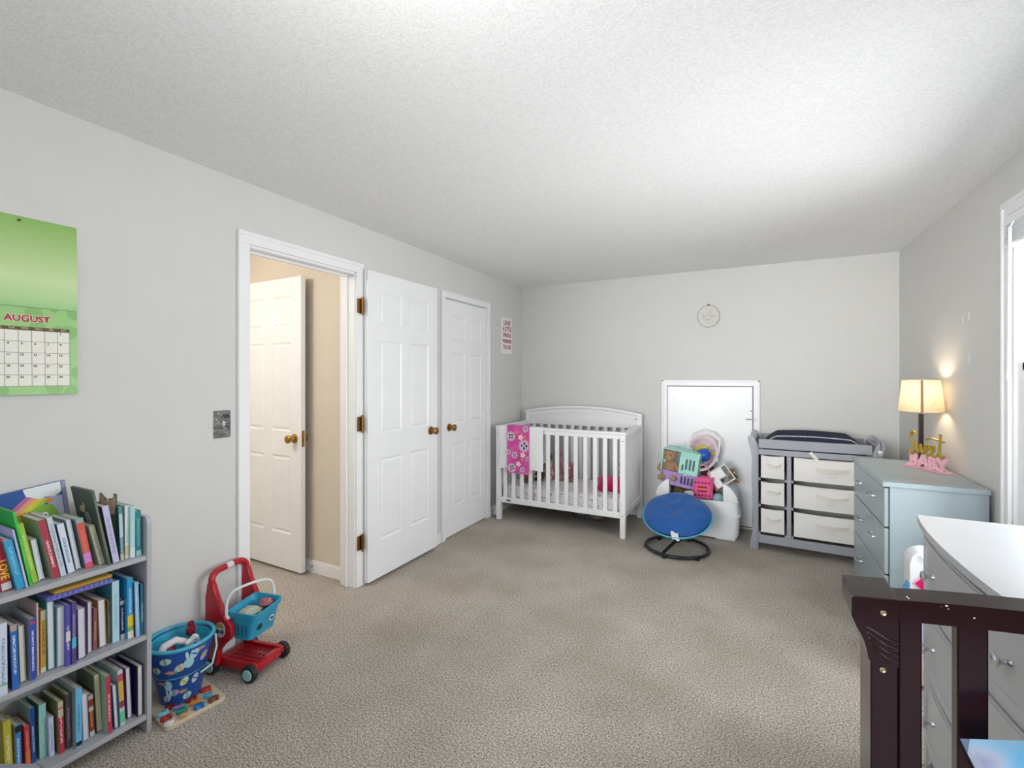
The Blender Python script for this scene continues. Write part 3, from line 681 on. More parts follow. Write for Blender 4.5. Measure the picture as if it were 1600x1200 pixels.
for xa, s in ((0, 1), (CW, -1)):
    for ya in (0, CD - .03):
        bm = prism(bmesh.new(), sleigh(xa, s), 'y', ya, ya + .032, .003); ctp('end_post', bm, smooth=True)
    x0, x1 = (xa, xa + .03) if s == 1 else (xa - .03, xa)
    ctp('end_rail', B(x0 + .004, x1 - .004, .032, CD - .03, .79, .86, .004)); ctp('end_rail', B(x0 + .006, x1 - .006, .032, CD - .03, .06, .12, .002))
    ctp('end_panel', B(x0 + .012, x1 - .012, .032, CD - .03, .12, .79))
for ya in (.002, CD - .022):
    ctp('guard_rail', B(.045, CW - .045, ya, ya + .02, .792, .862, .003))
ctp('rail', B(.045, CW - .045, .002, .024, .742, .784, .002))
ctp('top_board', B(.045, CW - .045, .024, CD - .024, .760, .778))
ctp('rail', B(.045, CW - .045, .002, .024, .055, .118, .003)); ctp('rail', B(.045, CW - .045, CD - .024, CD - .002, .055, .118, .003))
DX = .235
ctp('divider', B(DX, DX + .03, .004, .026, .118, .742, .002)); ctp('divider', B(DX, DX + .03, CD - .026, CD - .004, .118, .742, .002))
SH = [.118, .335, .54]
for z in SH:
    for a, b_ in ((.045, DX), (DX + .03, CW - .045)):
        ctp('runner', B(a, a + .014, .01, CD - .03, z, z + .018)); ctp('runner', B(b_ - .014, b_, .01, CD - .03, z, z + .018))
ctp('back_panel', B(.045, CW - .045, CD - .012, CD - .006, .12, .74), mat('2f3034', .8))
bm = bmesh.new(); box(bm, -.012, .012, -.002, 0, -.075, 0); o_ = ctp('paper_tag', bm, mat('e9e4d8', .8)); o_.data.transform(Matrix.Translation(Vector((0, 0, 0))))
bpy.data.objects.remove(o_)
bm = B(-.012, .012, -.0016, 0, -.085, 0); bm.transform(Matrix.Translation((.385, -.0005, .785)) @ Matrix.Rotation(R(-38), 4, 'Y')); ctp('paper_tag', bm, mat('e6e3d8', .8))
BIN = mat('e9e7e4', .9, bump=.35, bscale=14, var=.02, key='bin_fabric'); BINL = mat('dcd9cf', .85, key='bin_label')
names = {(0, 0): 'bottom', (0, 1): 'middle', (0, 2): 'top'}
def fbin(x0, x1, z0, h, label, seed, droop=0):
    t = thing('fabric_bin', label, 'fabric bin', tuple(MR @ Vector(((x0 + x1) / 2, .2, z0))), 'white fabric drawers of the changing table')
    y0, y1 = .008, CD - .05; sag = .006
    def wall(side):
        def fn(u, v):
            w = .006 * noise.noise(Vector((u * 3 + seed, v * 2, side * 9)))
            z = z0 + .004 + h * v + (droop * math.sin(math.pi * u) * (1 - v) * -1) - (.006 * math.sin(math.pi * u) * v)
            if side == 0: return (x0 + (x1 - x0) * u, y0 - w * math.sin(math.pi * u) - .006 * math.sin(math.pi * v) * math.sin(math.pi * u), z)
            if side == 1: return (x0 + (x1 - x0) * u, y1, z)
            if side == 2: return (x0, y0 + (y1 - y0) * u, z)
            return (x1, y0 + (y1 - y0) * u, z)
        return fn
    bm = bmesh.new(); 
    for s_ in range(4): sheet(bm, wall(s_), 14, 8)
    sheet(bm, lambda u, v: (x0 + (x1 - x0) * u, y0 + (y1 - y0) * v, z0 + .004 - droop * math.sin(math.pi * u) * 0), 4, 4)
    bmesh.ops.remove_doubles(bm, verts=bm.verts, dist=1e-5)
    f = ctp('fabric_body', bm, BIN, t, smooth=True)
    bm = bmesh.new()
    tube(bm, [(x0, y0, z0 + h), ((x0 + x1) / 2, y0, z0 + h - .006), (x1, y0, z0 + h)], .0022, 6); ctp('hem', bm, BINL, t)
    xm = (x0 + x1) / 2 + .01; zh = z0 + h * .62; L = min(.10, (x1 - x0) * .3)
    def hf(u, v):
        a = u * 2 - 1; return (xm + a * L, y0 - .012 - .016 * (1 - a * a), zh - .008 * (1 - a * a) * 1.4 + (v - .5) * .020 + .003 * math.sin(seed + a * 3))
    ctp('handle', sheet(bmesh.new(), hf, 14, 2, .003), BINL, t, smooth=True)
    bm = bmesh.new()
    for a, b_, c_, d_ in ((-.022, .022, -.004, -.001), (-.022, .022, -.034, -.031), (-.022, -.019, -.034, -.001), (.019, .022, -.034, -.001)): box(bm, xm + a, xm + b_, y0 - .0135, y0 - .0115, zh - .022 + c_, zh - .022 + d_)
    if x1 - x0 > .3: ctp('label_holder', bm, BINL, t)
    else: bm.free()
    return t
rows = [('bottom', .136, .186), ('middle', .353, .176), ('top', .558, .176)]
for k, (nm, z, h) in enumerate(rows):
    fbin(.062, DX - .016, z, h, 'narrow white fabric bin in the %s left slot of the grey changing table' % nm, k * 2.1)
    fbin(DX + .047, CW - .061, z, h, 'wide white fabric bin in the %s right slot of the grey changing table' % nm, 7 + k * 3.3)
t = thing('changing_pad', 'navy contoured changing pad with a white dotted edge on top of the grey changing table', 'changing pad', tuple(MR @ Vector((.4, .22, .78))))
def padf(u, v):
    x = .075 + (CW - .15) * u; y = .035 + (CD - .075) * v; e = min(1, min(u, 1 - u) * 7); e2 = abs(v * 2 - 1)
    return (x, y, .800 + (.075 + .030 * e2 ** 2 + .018 * math.sin(math.pi * u)) * (e ** .5) * (1 - max(0, e2 - .86) / .14 * .55))
bm = sheet(bmesh.new(), padf, 40, 20); bmesh.ops.recalc_face_normals(bm, faces=bm.faces[:])
r_ = bmesh.ops.extrude_edge_only(bm, edges=[e for e in bm.edges if e.is_boundary])
for v in [q for q in r_['geom'] if isinstance(q, bmesh.types.BMVert)]: v.co.z = .779
pad = ctp('pad', bm, mat('232a3d', .9, bump=.4, bscale=200, var=.05, key='navy_cloth'), t, smooth=True)
bm = bmesh.new()
for i in range(62):
    u = .03 + .94 * i / 61; p = padf(u, .045 + .0 * u); box(bm, p[0] - .003, p[0] + .003, p[1] - .003, p[1] + .003, p[2] - .004, p[2] + .004)
ctp('white_trim', bm, mat('e8e8ea', .9), t)

# ---------------- toy chest and toys ----------------
TW = mat('eff0f2', .3, key='toy_plastic_white')
tc_ = thing('toy_chest', 'white plastic toy chest with rounded ends, overflowing with toys by the access door', 'toy chest', (-.425, 4.4, 0))
cx = -.425; ya, yb_ = 4.205, 4.575
def chest_loop(hw, z, y0=ya, y1=yb_, rr=.05, n=6, ins=0):
    L = []; 
    for (sx, sy, a0) in ((1, 1, 0), (-1, 1, 90), (-1, -1, 180), (1, -1, 270)):
        ccx = cx + sx * (hw - rr); ccy = (y1 - rr - ins) if sy > 0 else (y0 + rr + ins)
        for i in range(n + 1):
            a = R(a0 + 90 * i / n); L.append(Vector((ccx + rr * math.cos(a), ccy + rr * math.sin(a), z)))
    return L
bm = bmesh.new()
rings(bm, [chest_loop(.315, .018), chest_loop(.330, .05), chest_loop(.340, .195), chest_loop(.346, .200), chest_loop(.346, .212), chest_loop(.335, .216), chest_loop(.330, .30, ins=.004), chest_loop(.326, .318, ins=.006),
           chest_loop(.312, .318, ins=.022), chest_loop(.30, .10, ins=.03)], cap=(True, True))
obj('base', bm, TW, tc_, smooth=True, ang=50)
for s in (-1, 1):
    o2 = [(.212, .317), (.326, .317), (.318, .36), (.298, .40), (.268, .435), (.235, .455), (.212, .458)]
    bm = prism(bmesh.new(), [(cx + s * x, z) for x, z in o2], 'y', ya + .008, yb_ - .006, .008); obj('end_wing', bm, TW, tc_, smooth=True)
bm = bmesh.new()
prism(bm, [(cx - .30, .001), (cx - .16, .001), (cx - .14, .022), (cx + .14, .022), (cx + .16, .001), (cx + .30, .001), (cx + .31, .03), (cx - .31, .03)], 'y', ya + .02, yb_ - .02, .002); obj('foot', bm, TW, tc_)
obj('back_wall', B(cx - .21, cx + .21, yb_ - .03, yb_ - .008, .317, .44, .005), TW, tc_)
# filler toys inside chest
def lump(name, label, cat, c, r, col, nz=.25, **k):
    o = obj(name, ball(bmesh.new(), c, r, 3, nz), mat(col, .9, bump=.5, bscale=90, var=.06, vscale=30), None, (c[0], c[1], c[2] - (r[2] if isinstance(r, tuple) else r)), smooth=True); return tag(o, label, cat)
lump('folded_cloth', 'olive brown cloth at the left inside the toy chest', 'cloth', (-.555, 4.33, .345), (.07, .08, .055), '6a5a40', .35)
lump('folded_cloth', 'brown cloth behind the pink basket in the toy chest', 'cloth', (-.43, 4.42, .36), (.09, .06, .06), '5d4a35', .35)
lump('white_cloth', 'crumpled white cloth below the purple pet carrier in the toy chest', 'cloth', (-.475, 4.235, .35), (.035, .03, .03), 'dcdde2', .45)
lump('toy_ball', 'pale blue-grey toy ball at the right inside the toy chest', 'ball', (-.255, 4.28, .325), (.045, .042, .045), '8fb0ba', .08)
lump('plush_toy', 'peach coloured plush wedged between pink basket and white toy box', 'plush toy', (-.27, 4.36, .425), (.045, .05, .05), 'c9997c', .25)
b = bmesh.new()
# teal and purple pet carrier
pc = thing('pet_carrier', 'toy pet carrier with mint green top and lilac base, tilted on the toy chest', 'toy', (-.555, 4.29, .40))
Mp = Matrix.Translation((-.565, 4.335, .405)) @ Matrix.Rotation(R(-6), 4, 'Z') @ Matrix.Rotation(R(7), 4, 'Y') @ Matrix.Scale(1.28, 4)
MINT = mat('a3dccf', .4); LILAC = mat('b79ad6', .4)
def carrier_loop(hx, hy, z): 
    c = .025; return [Vector(p) for p in ((hx - c, -hy, z), (hx, -hy + c, z), (hx, hy - c, z), (hx - c, hy, z), (-hx + c, hy, z), (-hx, hy - c, z), (-hx, -hy + c, z), (-hx + c, -hy, z))]
# local frame: x to the right, the open door faces -x/-y side; front (slots) at +x half
bm = bmesh.new()
rings(bm, [carrier_loop(.108, .085, 0), carrier_loop(.122, .097, .085), carrier_loop(.127, .102, .088), carrier_loop(.127, .102, .094), carrier_loop(.112, .090, .094), carrier_loop(.10, .080, .008)], cap=(True, True))
obj('tray', bm, LILAC, pc, M=Mp)
bm = bmesh.new()
# roof shell: right half is solid, left is open showing the toy dog
def shell(xa, xb, t_=.006):
    for sy in (-1, 1):
        L = [[(x_, sy * .099, .095), (x_, sy * .094, .20), (x_, sy * .060, .236), (x_, sy * .060, .236 - t_), (x_, sy * (.094 - t_), .20 - t_), (x_, sy * (.099 - t_), .095)] for x_ in (xa, xb)]
        rings(bm, [[Vector(p) for p in l] for l in L])
    box(bm, xa, xb, -.062, .062, .229, .236)
shell(.0, .120)
box(bm, .114, .120, -.092, .092, .095, .20); box(bm, .114, .12, -.06, .06, .19, .232)
box(bm, -.120, .0, -.062, .062, .229, .236); box(bm, -.120, .0, .05, .062, .20, .236); box(bm, -.12, -.112, -.09, -.07, .09, .225); box(bm, -.12, -.112, .07, .09, .09, .225)
obj('roof', bm, MINT, pc, M=Mp)
bm = bmesh.new(); tube(bm, [(-.05, 0, .236), (-.045, 0, .256), (.045, 0, .256), (.05, 0, .236)], .006, 8); obj('carry_handle', bm, MINT, pc, M=Mp, smooth=True)
bm = bmesh.new()
for i in range(4):
    xx = .018 + i * .023; zz = .125 if i else .115; box(bm, xx, xx + .010, -.1015 + .0, -.0965, zz, .195 - (.04 if i == 0 else 0), .001)
obj('roof_slot', bm, mat('4d5a66', .7), pc, M=Mp)
bm = bmesh.new()
for i in range(4):
    xx = .020 + i * .022; box(bm, xx, xx + .011, -.098, -.088, .025, .075, .001)
obj('tray_slot', bm, mat('44385a', .7), pc, M=Mp)
bm = bmesh.new()
for sy in (-1, 1): box(bm, .04, .06, sy * .103 - .004, sy * .103 + .004, .085, .105, .002)
obj('clip', bm, MINT, pc, M=Mp)
dog = plush('plush_dog', 'light brown shaggy dog plush inside the mint and lilac pet carrier', 'plush toy', (-.640, 4.285, .452), .245, 'a98460', 'c4a27c', rz=-.15)
# pink white doll carrier with blue ball
dc = thing('doll_carrier', 'pink and white doll car seat standing at the back of the toy chest', 'toy', (-.40, 4.46, .46))
Md = Matrix.Translation((-.40, 4.45, .645)) @ Matrix.Rotation(R(14), 4, 'Y') @ Matrix.Rotation(R(50), 4, 'X') @ Matrix.Scale(1.12, 4)
PKL = mat('ecd3d9', .6, var=.04, vscale=50); 
def oval(hx, hy, z, n=24, top=1): return [Vector((hx * math.cos(2 * math.pi * i / n), hy * math.sin(2 * math.pi * i / n) * (1.0 if math.sin(2 * math.pi * i / n) < 0 else top), z)) for i in range(n)]
bm = rings(bmesh.new(), [oval(.06, .10, -.06), oval(.095, .14, -.02), oval(.105, .155, .03), oval(.108, .16, .05), oval(.094, .145, .05), oval(.088, .135, .02), oval(.06, .10, -.035)], cap=(True, True))
obj('seat_shell', bm, mat('f4eef0', .35), dc, M=Md, smooth=True)
bm = rings(bmesh.new(), [oval(.090, .138, .045), oval(.084, .130, .015), oval(.055, .09, -.03)], cap=(False, True)); obj('padding', bm, PKL, dc, M=Md, smooth=True)
bm = bmesh.new(); tube(bm, [p + Vector((0, 0, 0)) for p in oval(.107, .158, .052)], .011, 8, True); obj('padded_rim', bm, PKL, dc, M=Md, smooth=True)
bm = bmesh.new(); tube(bm, [(-.108, -.02, .04), (-.114, .04, .07), (-.10, .12, .10), (-.04, .165, .11), (.04, .165, .11), (.10, .12, .10), (.114, .04, .07), (.108, -.02, .04)], .0075, 8)
obj('carry_handle', bm, mat('f3f0ef', .35), dc, M=Md, smooth=True)
bm = bmesh.new()
for s in (-1, 1): cyl(bm, (s * .102, -.02, .04), (s * .122, -.02, .04), .018)
obj('hinge_cap', bm, mat('f6f4f2', .35), dc, M=Md, smooth=True)
o = obj('blue_ball', ball(bmesh.new(), (-.370, 4.365, .668), .058, 3), mat('1f57b8', .35, bump=.15, bscale=60), None, (-.370, 4.365, .61), smooth=True); tag(o, 'royal blue toy ball in the pink doll car seat', 'ball')
b = bmesh.new()
for i in range(16):
    a = i * .39; p = Vector((-.385 + .062 * math.cos(a), 4.41 + .02 * math.sin(a * 3), .685 + .045 * abs(math.sin(a)))); tube(b, [p, p + Vector((.025 * math.cos(a * 5), -.02, .018 * math.sin(a * 7))), p + Vector((.04 * math.cos(a * 3), -.01, -.01))], .006, 6)
tag(obj('yellow_ribbon', b, mat('d8cf3c', .7), None, (-.385, 4.43, .6), smooth=True), 'tangled yellow ribbon behind the blue ball in the doll car seat', 'ribbon')
# black bag
bm = bmesh.new()
def bagloop(s, z, dy): return [Vector((-.385 + .105 * s * math.copysign(abs(math.cos(a)) ** .6, math.cos(a)), 4.42 + dy + .055 * math.copysign(abs(math.sin(a)) ** .6, math.sin(a)), z)) for a in [2 * math.pi * i / 20 for i in range(20)]]
rings(bm, [bagloop(.85, .335, -.01), bagloop(1, .38, -.01), bagloop(1.02, .48, -.02), bagloop(.98, .555, -.03), bagloop(.8, .57, -.03)])
bg = thing('black_bag', 'black fabric bag below the pink doll car seat in the toy chest', 'bag', (-.385, 4.42, .33))
obj('bag_body', bm, mat('1b181a', .7, bump=.3, bscale=40), bg, smooth=True)
bm = bmesh.new(); tube(bm, [(-.44, 4.35, .555), (-.43, 4.325, .52), (-.35, 4.325, .515), (-.32, 4.35, .555)], .004, 6); obj('strap', bm, mat('7c1c3a', .7), bg, smooth=True)
# pink basket with handle
pk = thing('pink_basket', 'bright pink slotted toy basket with a tall handle at the front of the toy chest', 'toy basket', (-.37, 4.25, .32))
PK = mat('ee5c98', .4)
def bl2(hx, hy, z): 
    c = .02; return [Vector((-.372 + x, 4.262 + y, z)) for x, y in ((hx - c, -hy), (hx, -hy + c), (hx, hy - c), (hx - c, hy), (-hx + c, hy), (-hx, hy - c), (-hx, -hy + c), (-hx + c, -hy))]
bm = rings(bmesh.new(), [bl2(.078, .034, .325), bl2(.086, .044, .488), bl2(.089, .048, .490), bl2(.089, .048, .500), bl2(.080, .038, .500), bl2(.070, .030, .335)])
obj('basket_body', bm, PK, pk)
bm = bmesh.new(); tube(bm, [(-.428, 4.262, .49), (-.424, 4.262, .545), (-.405, 4.262, .585), (-.372, 4.262, .60), (-.339, 4.262, .585), (-.320, 4.262, .545), (-.316, 4.262, .49)], .0055, 8)
obj('handle', bm, mat('f29ab4', .4), pk, smooth=True)
bm = bmesh.new()
for i in range(5):
    xx = -.424 + i * .026
    box(bm, xx - .008, xx + .008, 4.216, 4.228, .448, .463, .003); box(bm, xx - .007, xx + .007, 4.2235, 4.2335, .340, .358, .003)
ball(bm, (-.372, 4.2195, .418), (.042, .005, .009), 2); ball(bm, (-.372, 4.2225, .386), (.042, .005, .009), 2); obj('slot', bm, mat('8c1c4c', .6), pk)
bm = bmesh.new(); ball(bm, (-.372, 4.2195, .402), (.048, .007, .012), 2); obj('orange_bar', bm, mat('f2705c', .4), pk, smooth=True)
# white toy box / mini carrier with brown dog
wb = thing('toy_kennel', 'small white toy kennel tipped over at the right of the toy chest', 'toy', (-.19, 4.33, .44))
Mw = Matrix.Translation((-.195, 4.34, .452)) @ Matrix.Rotation(R(-35), 4, 'Y') @ Matrix.Rotation(R(8), 4, 'Z') @ Matrix.Scale(1.2, 4)
bm = bmesh.new(); t_ = .008
box(bm, -.07, .07, -.05, .05, -.005, .003, .002); box(bm, -.07, -.062, -.05, .05, .003, .11, .002); box(bm, .062, .07, -.05, .05, .003, .11, .002); box(bm, -.07, .07, -.05, .05, .11, .118, .002)
prism(bm, [(-.05, .003), (-.022, .003), (-.022, .045), (.03, .045), (.03, .118), (-.07, .118), (-.07, .003)][::1], 'y', -.05, -.044)
obj('kennel_walls', bm, mat('f0eeec', .4), wb, M=Mw)
plush('plush_dog', 'tan puppy plush poking out of the white toy kennel', 'plush toy', (-.155, 4.41, .445), .115, 'a5835c', 'efe6da', rz=.9)
# ---------------- papasan chair ----------------
pa = thing('saucer_chair', 'round blue cushioned swivel chair on a black ring base before the toy chest', 'chair', (-.52, 3.82, 0))
c0 = Vector((-.52, 3.83, 0))
bm = bmesh.new(); tube(bm, [(c0.x + .232 * math.cos(2 * math.pi * i / 40), c0.y + .232 * math.sin(2 * math.pi * i / 40), .022) for i in range(40)], .0125, 10, True)
obj('ring_base', bm, mat('17181a', .3), pa, smooth=True)
bm = bmesh.new()
for a in (R(70), R(250)):
    d = Vector((math.cos(a), math.sin(a), 0)); tube(bm, [c0 + d * .232 + Vector((0, 0, .022)), c0 + d * .12 + Vector((0, 0, .05)), c0 + Vector((0, 0, .075))], [.011, .012, .014], 10)
cyl(bm, c0 + Vector((0, 0, .06)), c0 + Vector((0, 0, .155)), .024, .03); obj('stem', bm, mat('17181a', .3), pa, smooth=True)
bm = bmesh.new()
for k in range(6):
    a = R(60 * k + 15); cyl(bm, (c0.x + .232 * math.cos(a), c0.y + .232 * math.sin(a), 0), (c0.x + .232 * math.cos(a), c0.y + .232 * math.sin(a), .02), .016)
obj('foot', bm, mat('101010', .6), pa, smooth=True)
cc = Vector((-.522, 3.84, .262)); view = Vector((-.457 + .35, .889, 0)).normalized()
axr = Vector((.93, .37, 0)).normalized()
Mpa = Matrix.Translation(cc) @ Matrix.Rotation(R(25), 4, axr) @ Matrix.Rotation(R(9), 4, Vector((.15, -1, 0)).normalized())
bm = lathe(bmesh.new(), [(.02, -.118), (.09, -.108), (.17, -.075), (.230, -.035), (.256, .0), (.262, .006), (.259, .012), (.250, .008), (.22, -.025), (.165, -.065), (.09, -.095), (.01, -.104)], (0, 0, 0), 40)
obj('bowl', bm, mat('5cbbe2', .35), pa, M=Mpa, smooth=True)
def cushf(s):
    def fn(u, v):
        r = u * .246; a = v * 2 * math.pi
        k = max(0, 1 - (u) ** 3.4) ** .5
        pl = .5 + .5 * math.cos(a * 8) ; w = .016 * noise.noise(Vector((r * 11 * math.cos(a), r * 11 * math.sin(a), s * 3))) + .006 * noise.noise(Vector((r * 30 * math.cos(a), r * 30 * math.sin(a), 5)))
        z = (.060 * k + w * k - .018 * math.exp(-(r / .035) ** 2) - .004 * pl * k * u) if s > 0 else (-.05 * k)
        return (r * math.cos(a) * (1 + .02 * math.sin(5 * a)), r * math.sin(a) * (1 + .02 * math.sin(5 * a)), .016 + z)
    return fn
bm = bmesh.new(); sheet(bm, cushf(1), 22, 64); sheet(bm, cushf(-1), 12, 64); bmesh.ops.remove_doubles(bm, verts=bm.verts, dist=2e-4)
obj('cushion', bm, mat('08529a', .75, bump=.25, bscale=35, var=.12, vscale=9, sheen=.2, key='royal_blue'), pa, M=Mpa, smooth=True)
def tagf(u, v): return Vector((-.505 - .03 + .05 * u + .012 * v, 3.598 + .012 * v - .004 * math.sin(u * 5), .205 - .06 * v + .008 * math.sin(u * 6)))
tg = sheet(bmesh.new(), tagf, 8, 8, .002); obj('care_tag', tg, mat('e8ece9', .8), pa, smooth=True)

pf = thing('pacifier', 'small white pacifier hanging from the right end post of the grey changing table', 'pacifier', (.80, 4.03, .80))
pm = Vector((.793, 4.052, .822)); b = bmesh.new(); tube(b, [pm + Vector((.009 * math.cos(i * .524), -.004, .009 * math.sin(i * .524) - .012)) for i in range(12)], .0018, 6, True); obj('ring', b, mat('e8ecee', .4), pf, smooth=True)
b = bmesh.new(); ball(b, pm, (.014, .005, .011), 2); ball(b, pm + Vector((0, .008, 0)), .006, 1); obj('shield', b, mat('eef1f2', .4), pf, smooth=True)
b = bmesh.new(); tube(b, [pm + Vector((0, 0, .01)), pm + Vector((.004, .0, .045)), pm + Vector((.0, .01, .075))], .0022, 6); obj('cord', b, mat('4a4e58', .7), pf, smooth=True)
# ---------------- pale blue dresser ----------------
BLUE = mat('a1b0b5', .35, var=.01, key='pale_blue_paint')
bx0, bx1, by0, by1, bz = .615, 1.0, 3.0, 3.81, .812
bd = thing('blue_dresser', 'pale blue three-drawer dresser against the right wall, holding the lamp', 'dresser', ((bx0 + bx1) / 2, (by0 + by1) / 2, 0))
obj('top', B(bx0 - .022, bx1 + .004, by0 - .012, by1 + .012, bz - .026, bz, .004, 2), BLUE, bd)
bm = bmesh.new(); box(bm, bx0 + .01, bx1, by0, by0 + .018, 0, bz - .026, .001); box(bm, bx0 + .01, bx1, by1 - .018, by1, 0, bz - .026, .001)
box(bm, bx1 - .012, bx1 - .004, by0 + .018, by1 - .018, .05, bz - .026); box(bm, bx0 + .02, bx1, by0 + .018, by1 - .018, .05, .07); box(bm, bx0 + .02, bx0 + .035, by0 + .018, by1 - .018, 0, .06)
obj('carcass', bm, BLUE, bd)
for z0, z1 in ((.072, .328), (.336, .570), (.578, .778)):
    d = obj('drawer', B(bx0 - .012, bx0 + .008, by0 + .006, by1 - .006, z0, z1, .003), BLUE, bd)
    obj('drawer_box', B(bx0 + .008, bx1 - .03, by0 + .03, by1 - .03, z0 + .02, z1 - .03), mat('cfc6b4', .7), bd)
    zm = (z0 + z1) / 2 + .015
    for yc in (by0 + .24, by1 - .24):
        xh = bx0 - .012; b = bmesh.new()
        tube(b, [(xh, yc - .042, zm), (xh - .012, yc - .042, zm), (xh - .024, yc - .036, zm - .004), (xh - .028, yc, zm - .008), (xh - .024, yc + .036, zm - .004), (xh - .012, yc + .042, zm), (xh, yc + .042, zm)], .0038, 8)
        for s in (-1, 1): cyl(b, (xh - .0, yc + s * .042, zm), (xh - .003, yc + s * .042, zm), .009, seg=10)
        h = obj('handle', b, CHROME, bd, smooth=True)
        h.parent = d; h.location = (0, 0, 0)
# ---------------- table lamp ----------------
lx, ly = .903, 3.62
tl = thing('table_lamp', 'lit table lamp with dark pole and tapered beige linen shade on the pale blue dresser', 'lamp', (lx, ly, bz))
DK = mat('2a1d18', .3, key='dark_bronze')
obj('base', lathe(bmesh.new(), [(.044, 0), (.046, .004), (.045, .014), (.036, .02), (.018, .022), (.013, .03)], (lx, ly, bz), 28), DK, tl, smooth=True)
b = bmesh.new(); box(b, lx - .011, lx + .011, ly - .011, ly + .011, bz + .02, bz + .315, .002); cyl(b, (lx, ly, bz + .315), (lx, ly, bz + .36), .006); obj('pole', b, DK, tl)
z0, z1, r0, r1 = 1.139, 1.327, .108, .089
def shade_mat():
    m, nt, b = newmat('linen_shade'); nt.nodes.remove(b)
    tc = nt.nodes.new('ShaderNodeTexCoord'); n = nt.nodes.new('ShaderNodeTexNoise'); n.inputs['Scale'].default_value = 160; n.inputs['Detail'].default_value = 3; nt.links.new(tc.outputs['Object'], n.inputs['Vector'])
    r = ramp(nt, [(.35, 'd8c19c'), (.65, 'efe0c4')]); nt.links.new(n.outputs['Fac'], r.inputs[0])
    d = nt.nodes.new('ShaderNodeBsdfDiffuse'); t = nt.nodes.new('ShaderNodeBsdfTranslucent'); mx = nt.nodes.new('ShaderNodeMixShader'); mx.inputs[0].default_value = .22
    nt.links.new(r.outputs[0], d.inputs[0]); nt.links.new(r.outputs[0], t.inputs[0]); nt.links.new(d.outputs[0], mx.inputs[1]); nt.links.new(t.outputs[0], mx.inputs[2]); nt.links.new(mx.outputs[0], nt.nodes['Material Output'].inputs[0]); return m
sh = obj('lamp_shade', rings(bmesh.new(), [[Vector((lx + r * math.cos(2 * math.pi * i / 48), ly + r * math.sin(2 * math.pi * i / 48), z)) for i in range(48)] for r, z in ((r0, z0), (r0 * .75 + r1 * .25, z0 * .75 + z1 * .25), (r0 * .5 + r1 * .5, (z0 + z1) / 2), (r1, z1))], cap=(False, False)), shade_mat(), tl, smooth=True)
b = bmesh.new()
for r, z in ((r0, z0), (r1, z1)): tube(b, [(lx + r * math.cos(2 * math.pi * i / 48), ly + r * math.sin(2 * math.pi * i / 48), z) for i in range(48)], .0018, 6, True)
for k in range(3):
    a = R(120 * k + 20); cyl(b, (lx, ly, z1 - .012), (lx + r1 * math.cos(a), ly + r1 * math.sin(a), z1 - .002), .0015, seg=6)
obj('shade_trim', b, mat('d9c6a2', .7), tl, smooth=True)
a = math.atan2(-ly + .10, -lx + .20); ca, sa = math.cos(a), math.sin(a)
b = bmesh.new(); px_, py_ = -sa, ca
rings(b, [[Vector((lx + (r + .0015) * ca + s * px_ * .006, ly + (r + .0015) * sa + s * py_ * .006, z)) for s in (-1, 1)] + [Vector((lx + (r - .001) * ca + s * px_ * .006, ly + (r - .001) * sa + s * py_ * .006, z)) for s in (1, -1)] for r, z in ((r0, z0), (r1, z1))])
obj('shade_seam', b, mat('a48a66', .8), tl)
b = bmesh.new(); ball(b, (lx, ly, 1.235), (.022, .022, .030), 2); BULB = mat('fff1d6', .4, emit=('ffe2b0', 14), key='bulb'); 
b.free(); b = lathe(bmesh.new(), [(.012, 1.172), (.013, 1.195)], (lx, ly, 0), 12); obj('bulb_socket', b, mat('d8d0c0', .5), tl)
# ---------------- Sweet baby sign ----------------
ws = thing('letter_topper', 'gold script Sweet above pink BABY block letters, standing on the pale blue dresser', 'sign', (.905, 3.50, bz))
p0, p1 = Vector((.840, 3.615, bz)), Vector((.955, 3.375, bz)); ex = (p1 - p0).normalized(); nrm = Vector((ex.y, -ex.x, 0)); 
if nrm.y > 0: nrm = -nrm
Ms = Matrix((ex, Vector((0, 0, 1)), -ex.cross(Vector((0, 0, 1))) * -1)).transposed().to_4x4(); Ms.translation = p0   # x along, y up, z toward viewer
PINK = mat('f3b9c8', .35, key='pink_acrylic')
b = bmesh.new(); box(b, -.01, .276, 0, .006, -.035, .03, .002); obj('base_plate', b, PINK, ws, M=Ms)
b = bmesh.new()
for i, (ch, x) in enumerate((('B', .042), ('A', .108), ('B', .172), ('Y', .232))):
    t_ = textbm(ch, .098, .005, bold=.005); bmesh.ops.transform(t_, matrix=Matrix.Translation((x, .040, .0)), verts=t_.verts); join(b, t_)
obj('baby_lettering', b, PINK, ws, M=Ms)
b = bmesh.new()
for i in range(13):
    x = .01 + .25 * ((i * .618) % 1); y = .012 + .05 * ((i * .377) % 1); ball(b, (x, y, .006 + .012 * ((i * .2) % 1)), (.008, .008, .003), 1)
obj('paper_butterfly', b, mat('f7d6de', .4), ws, M=Ms)
GOLD = mat('c2a447', .35, .75, var=.05, vscale=60, key='gold_acrylic')
def sm(pts, n=6):
    P_ = [Vector((p[0], p[1], 0)) for p in pts]; P_ = [P_[0]] + P_ + [P_[-1]]; out = []
    for i in range(1, len(P_) - 2):
        for k in range(n):
            t = k / n; a_, b_, c_, d_ = P_[i - 1:i + 3]
            out.append(.5 * ((2 * b_) + (c_ - a_) * t + (2 * a_ - 5 * b_ + 4 * c_ - d_) * t * t + (3 * b_ - a_ - 3 * c_ + d_) * t ** 3))
    out.append(P_[-2]); return out
b = bmesh.new()
Sx = [(.062, .190), (.055, .206), (.040, .208), (.028, .192), (.030, .165), (.046, .135), (.055, .105), (.046, .082), (.028, .080), (.018, .098)]
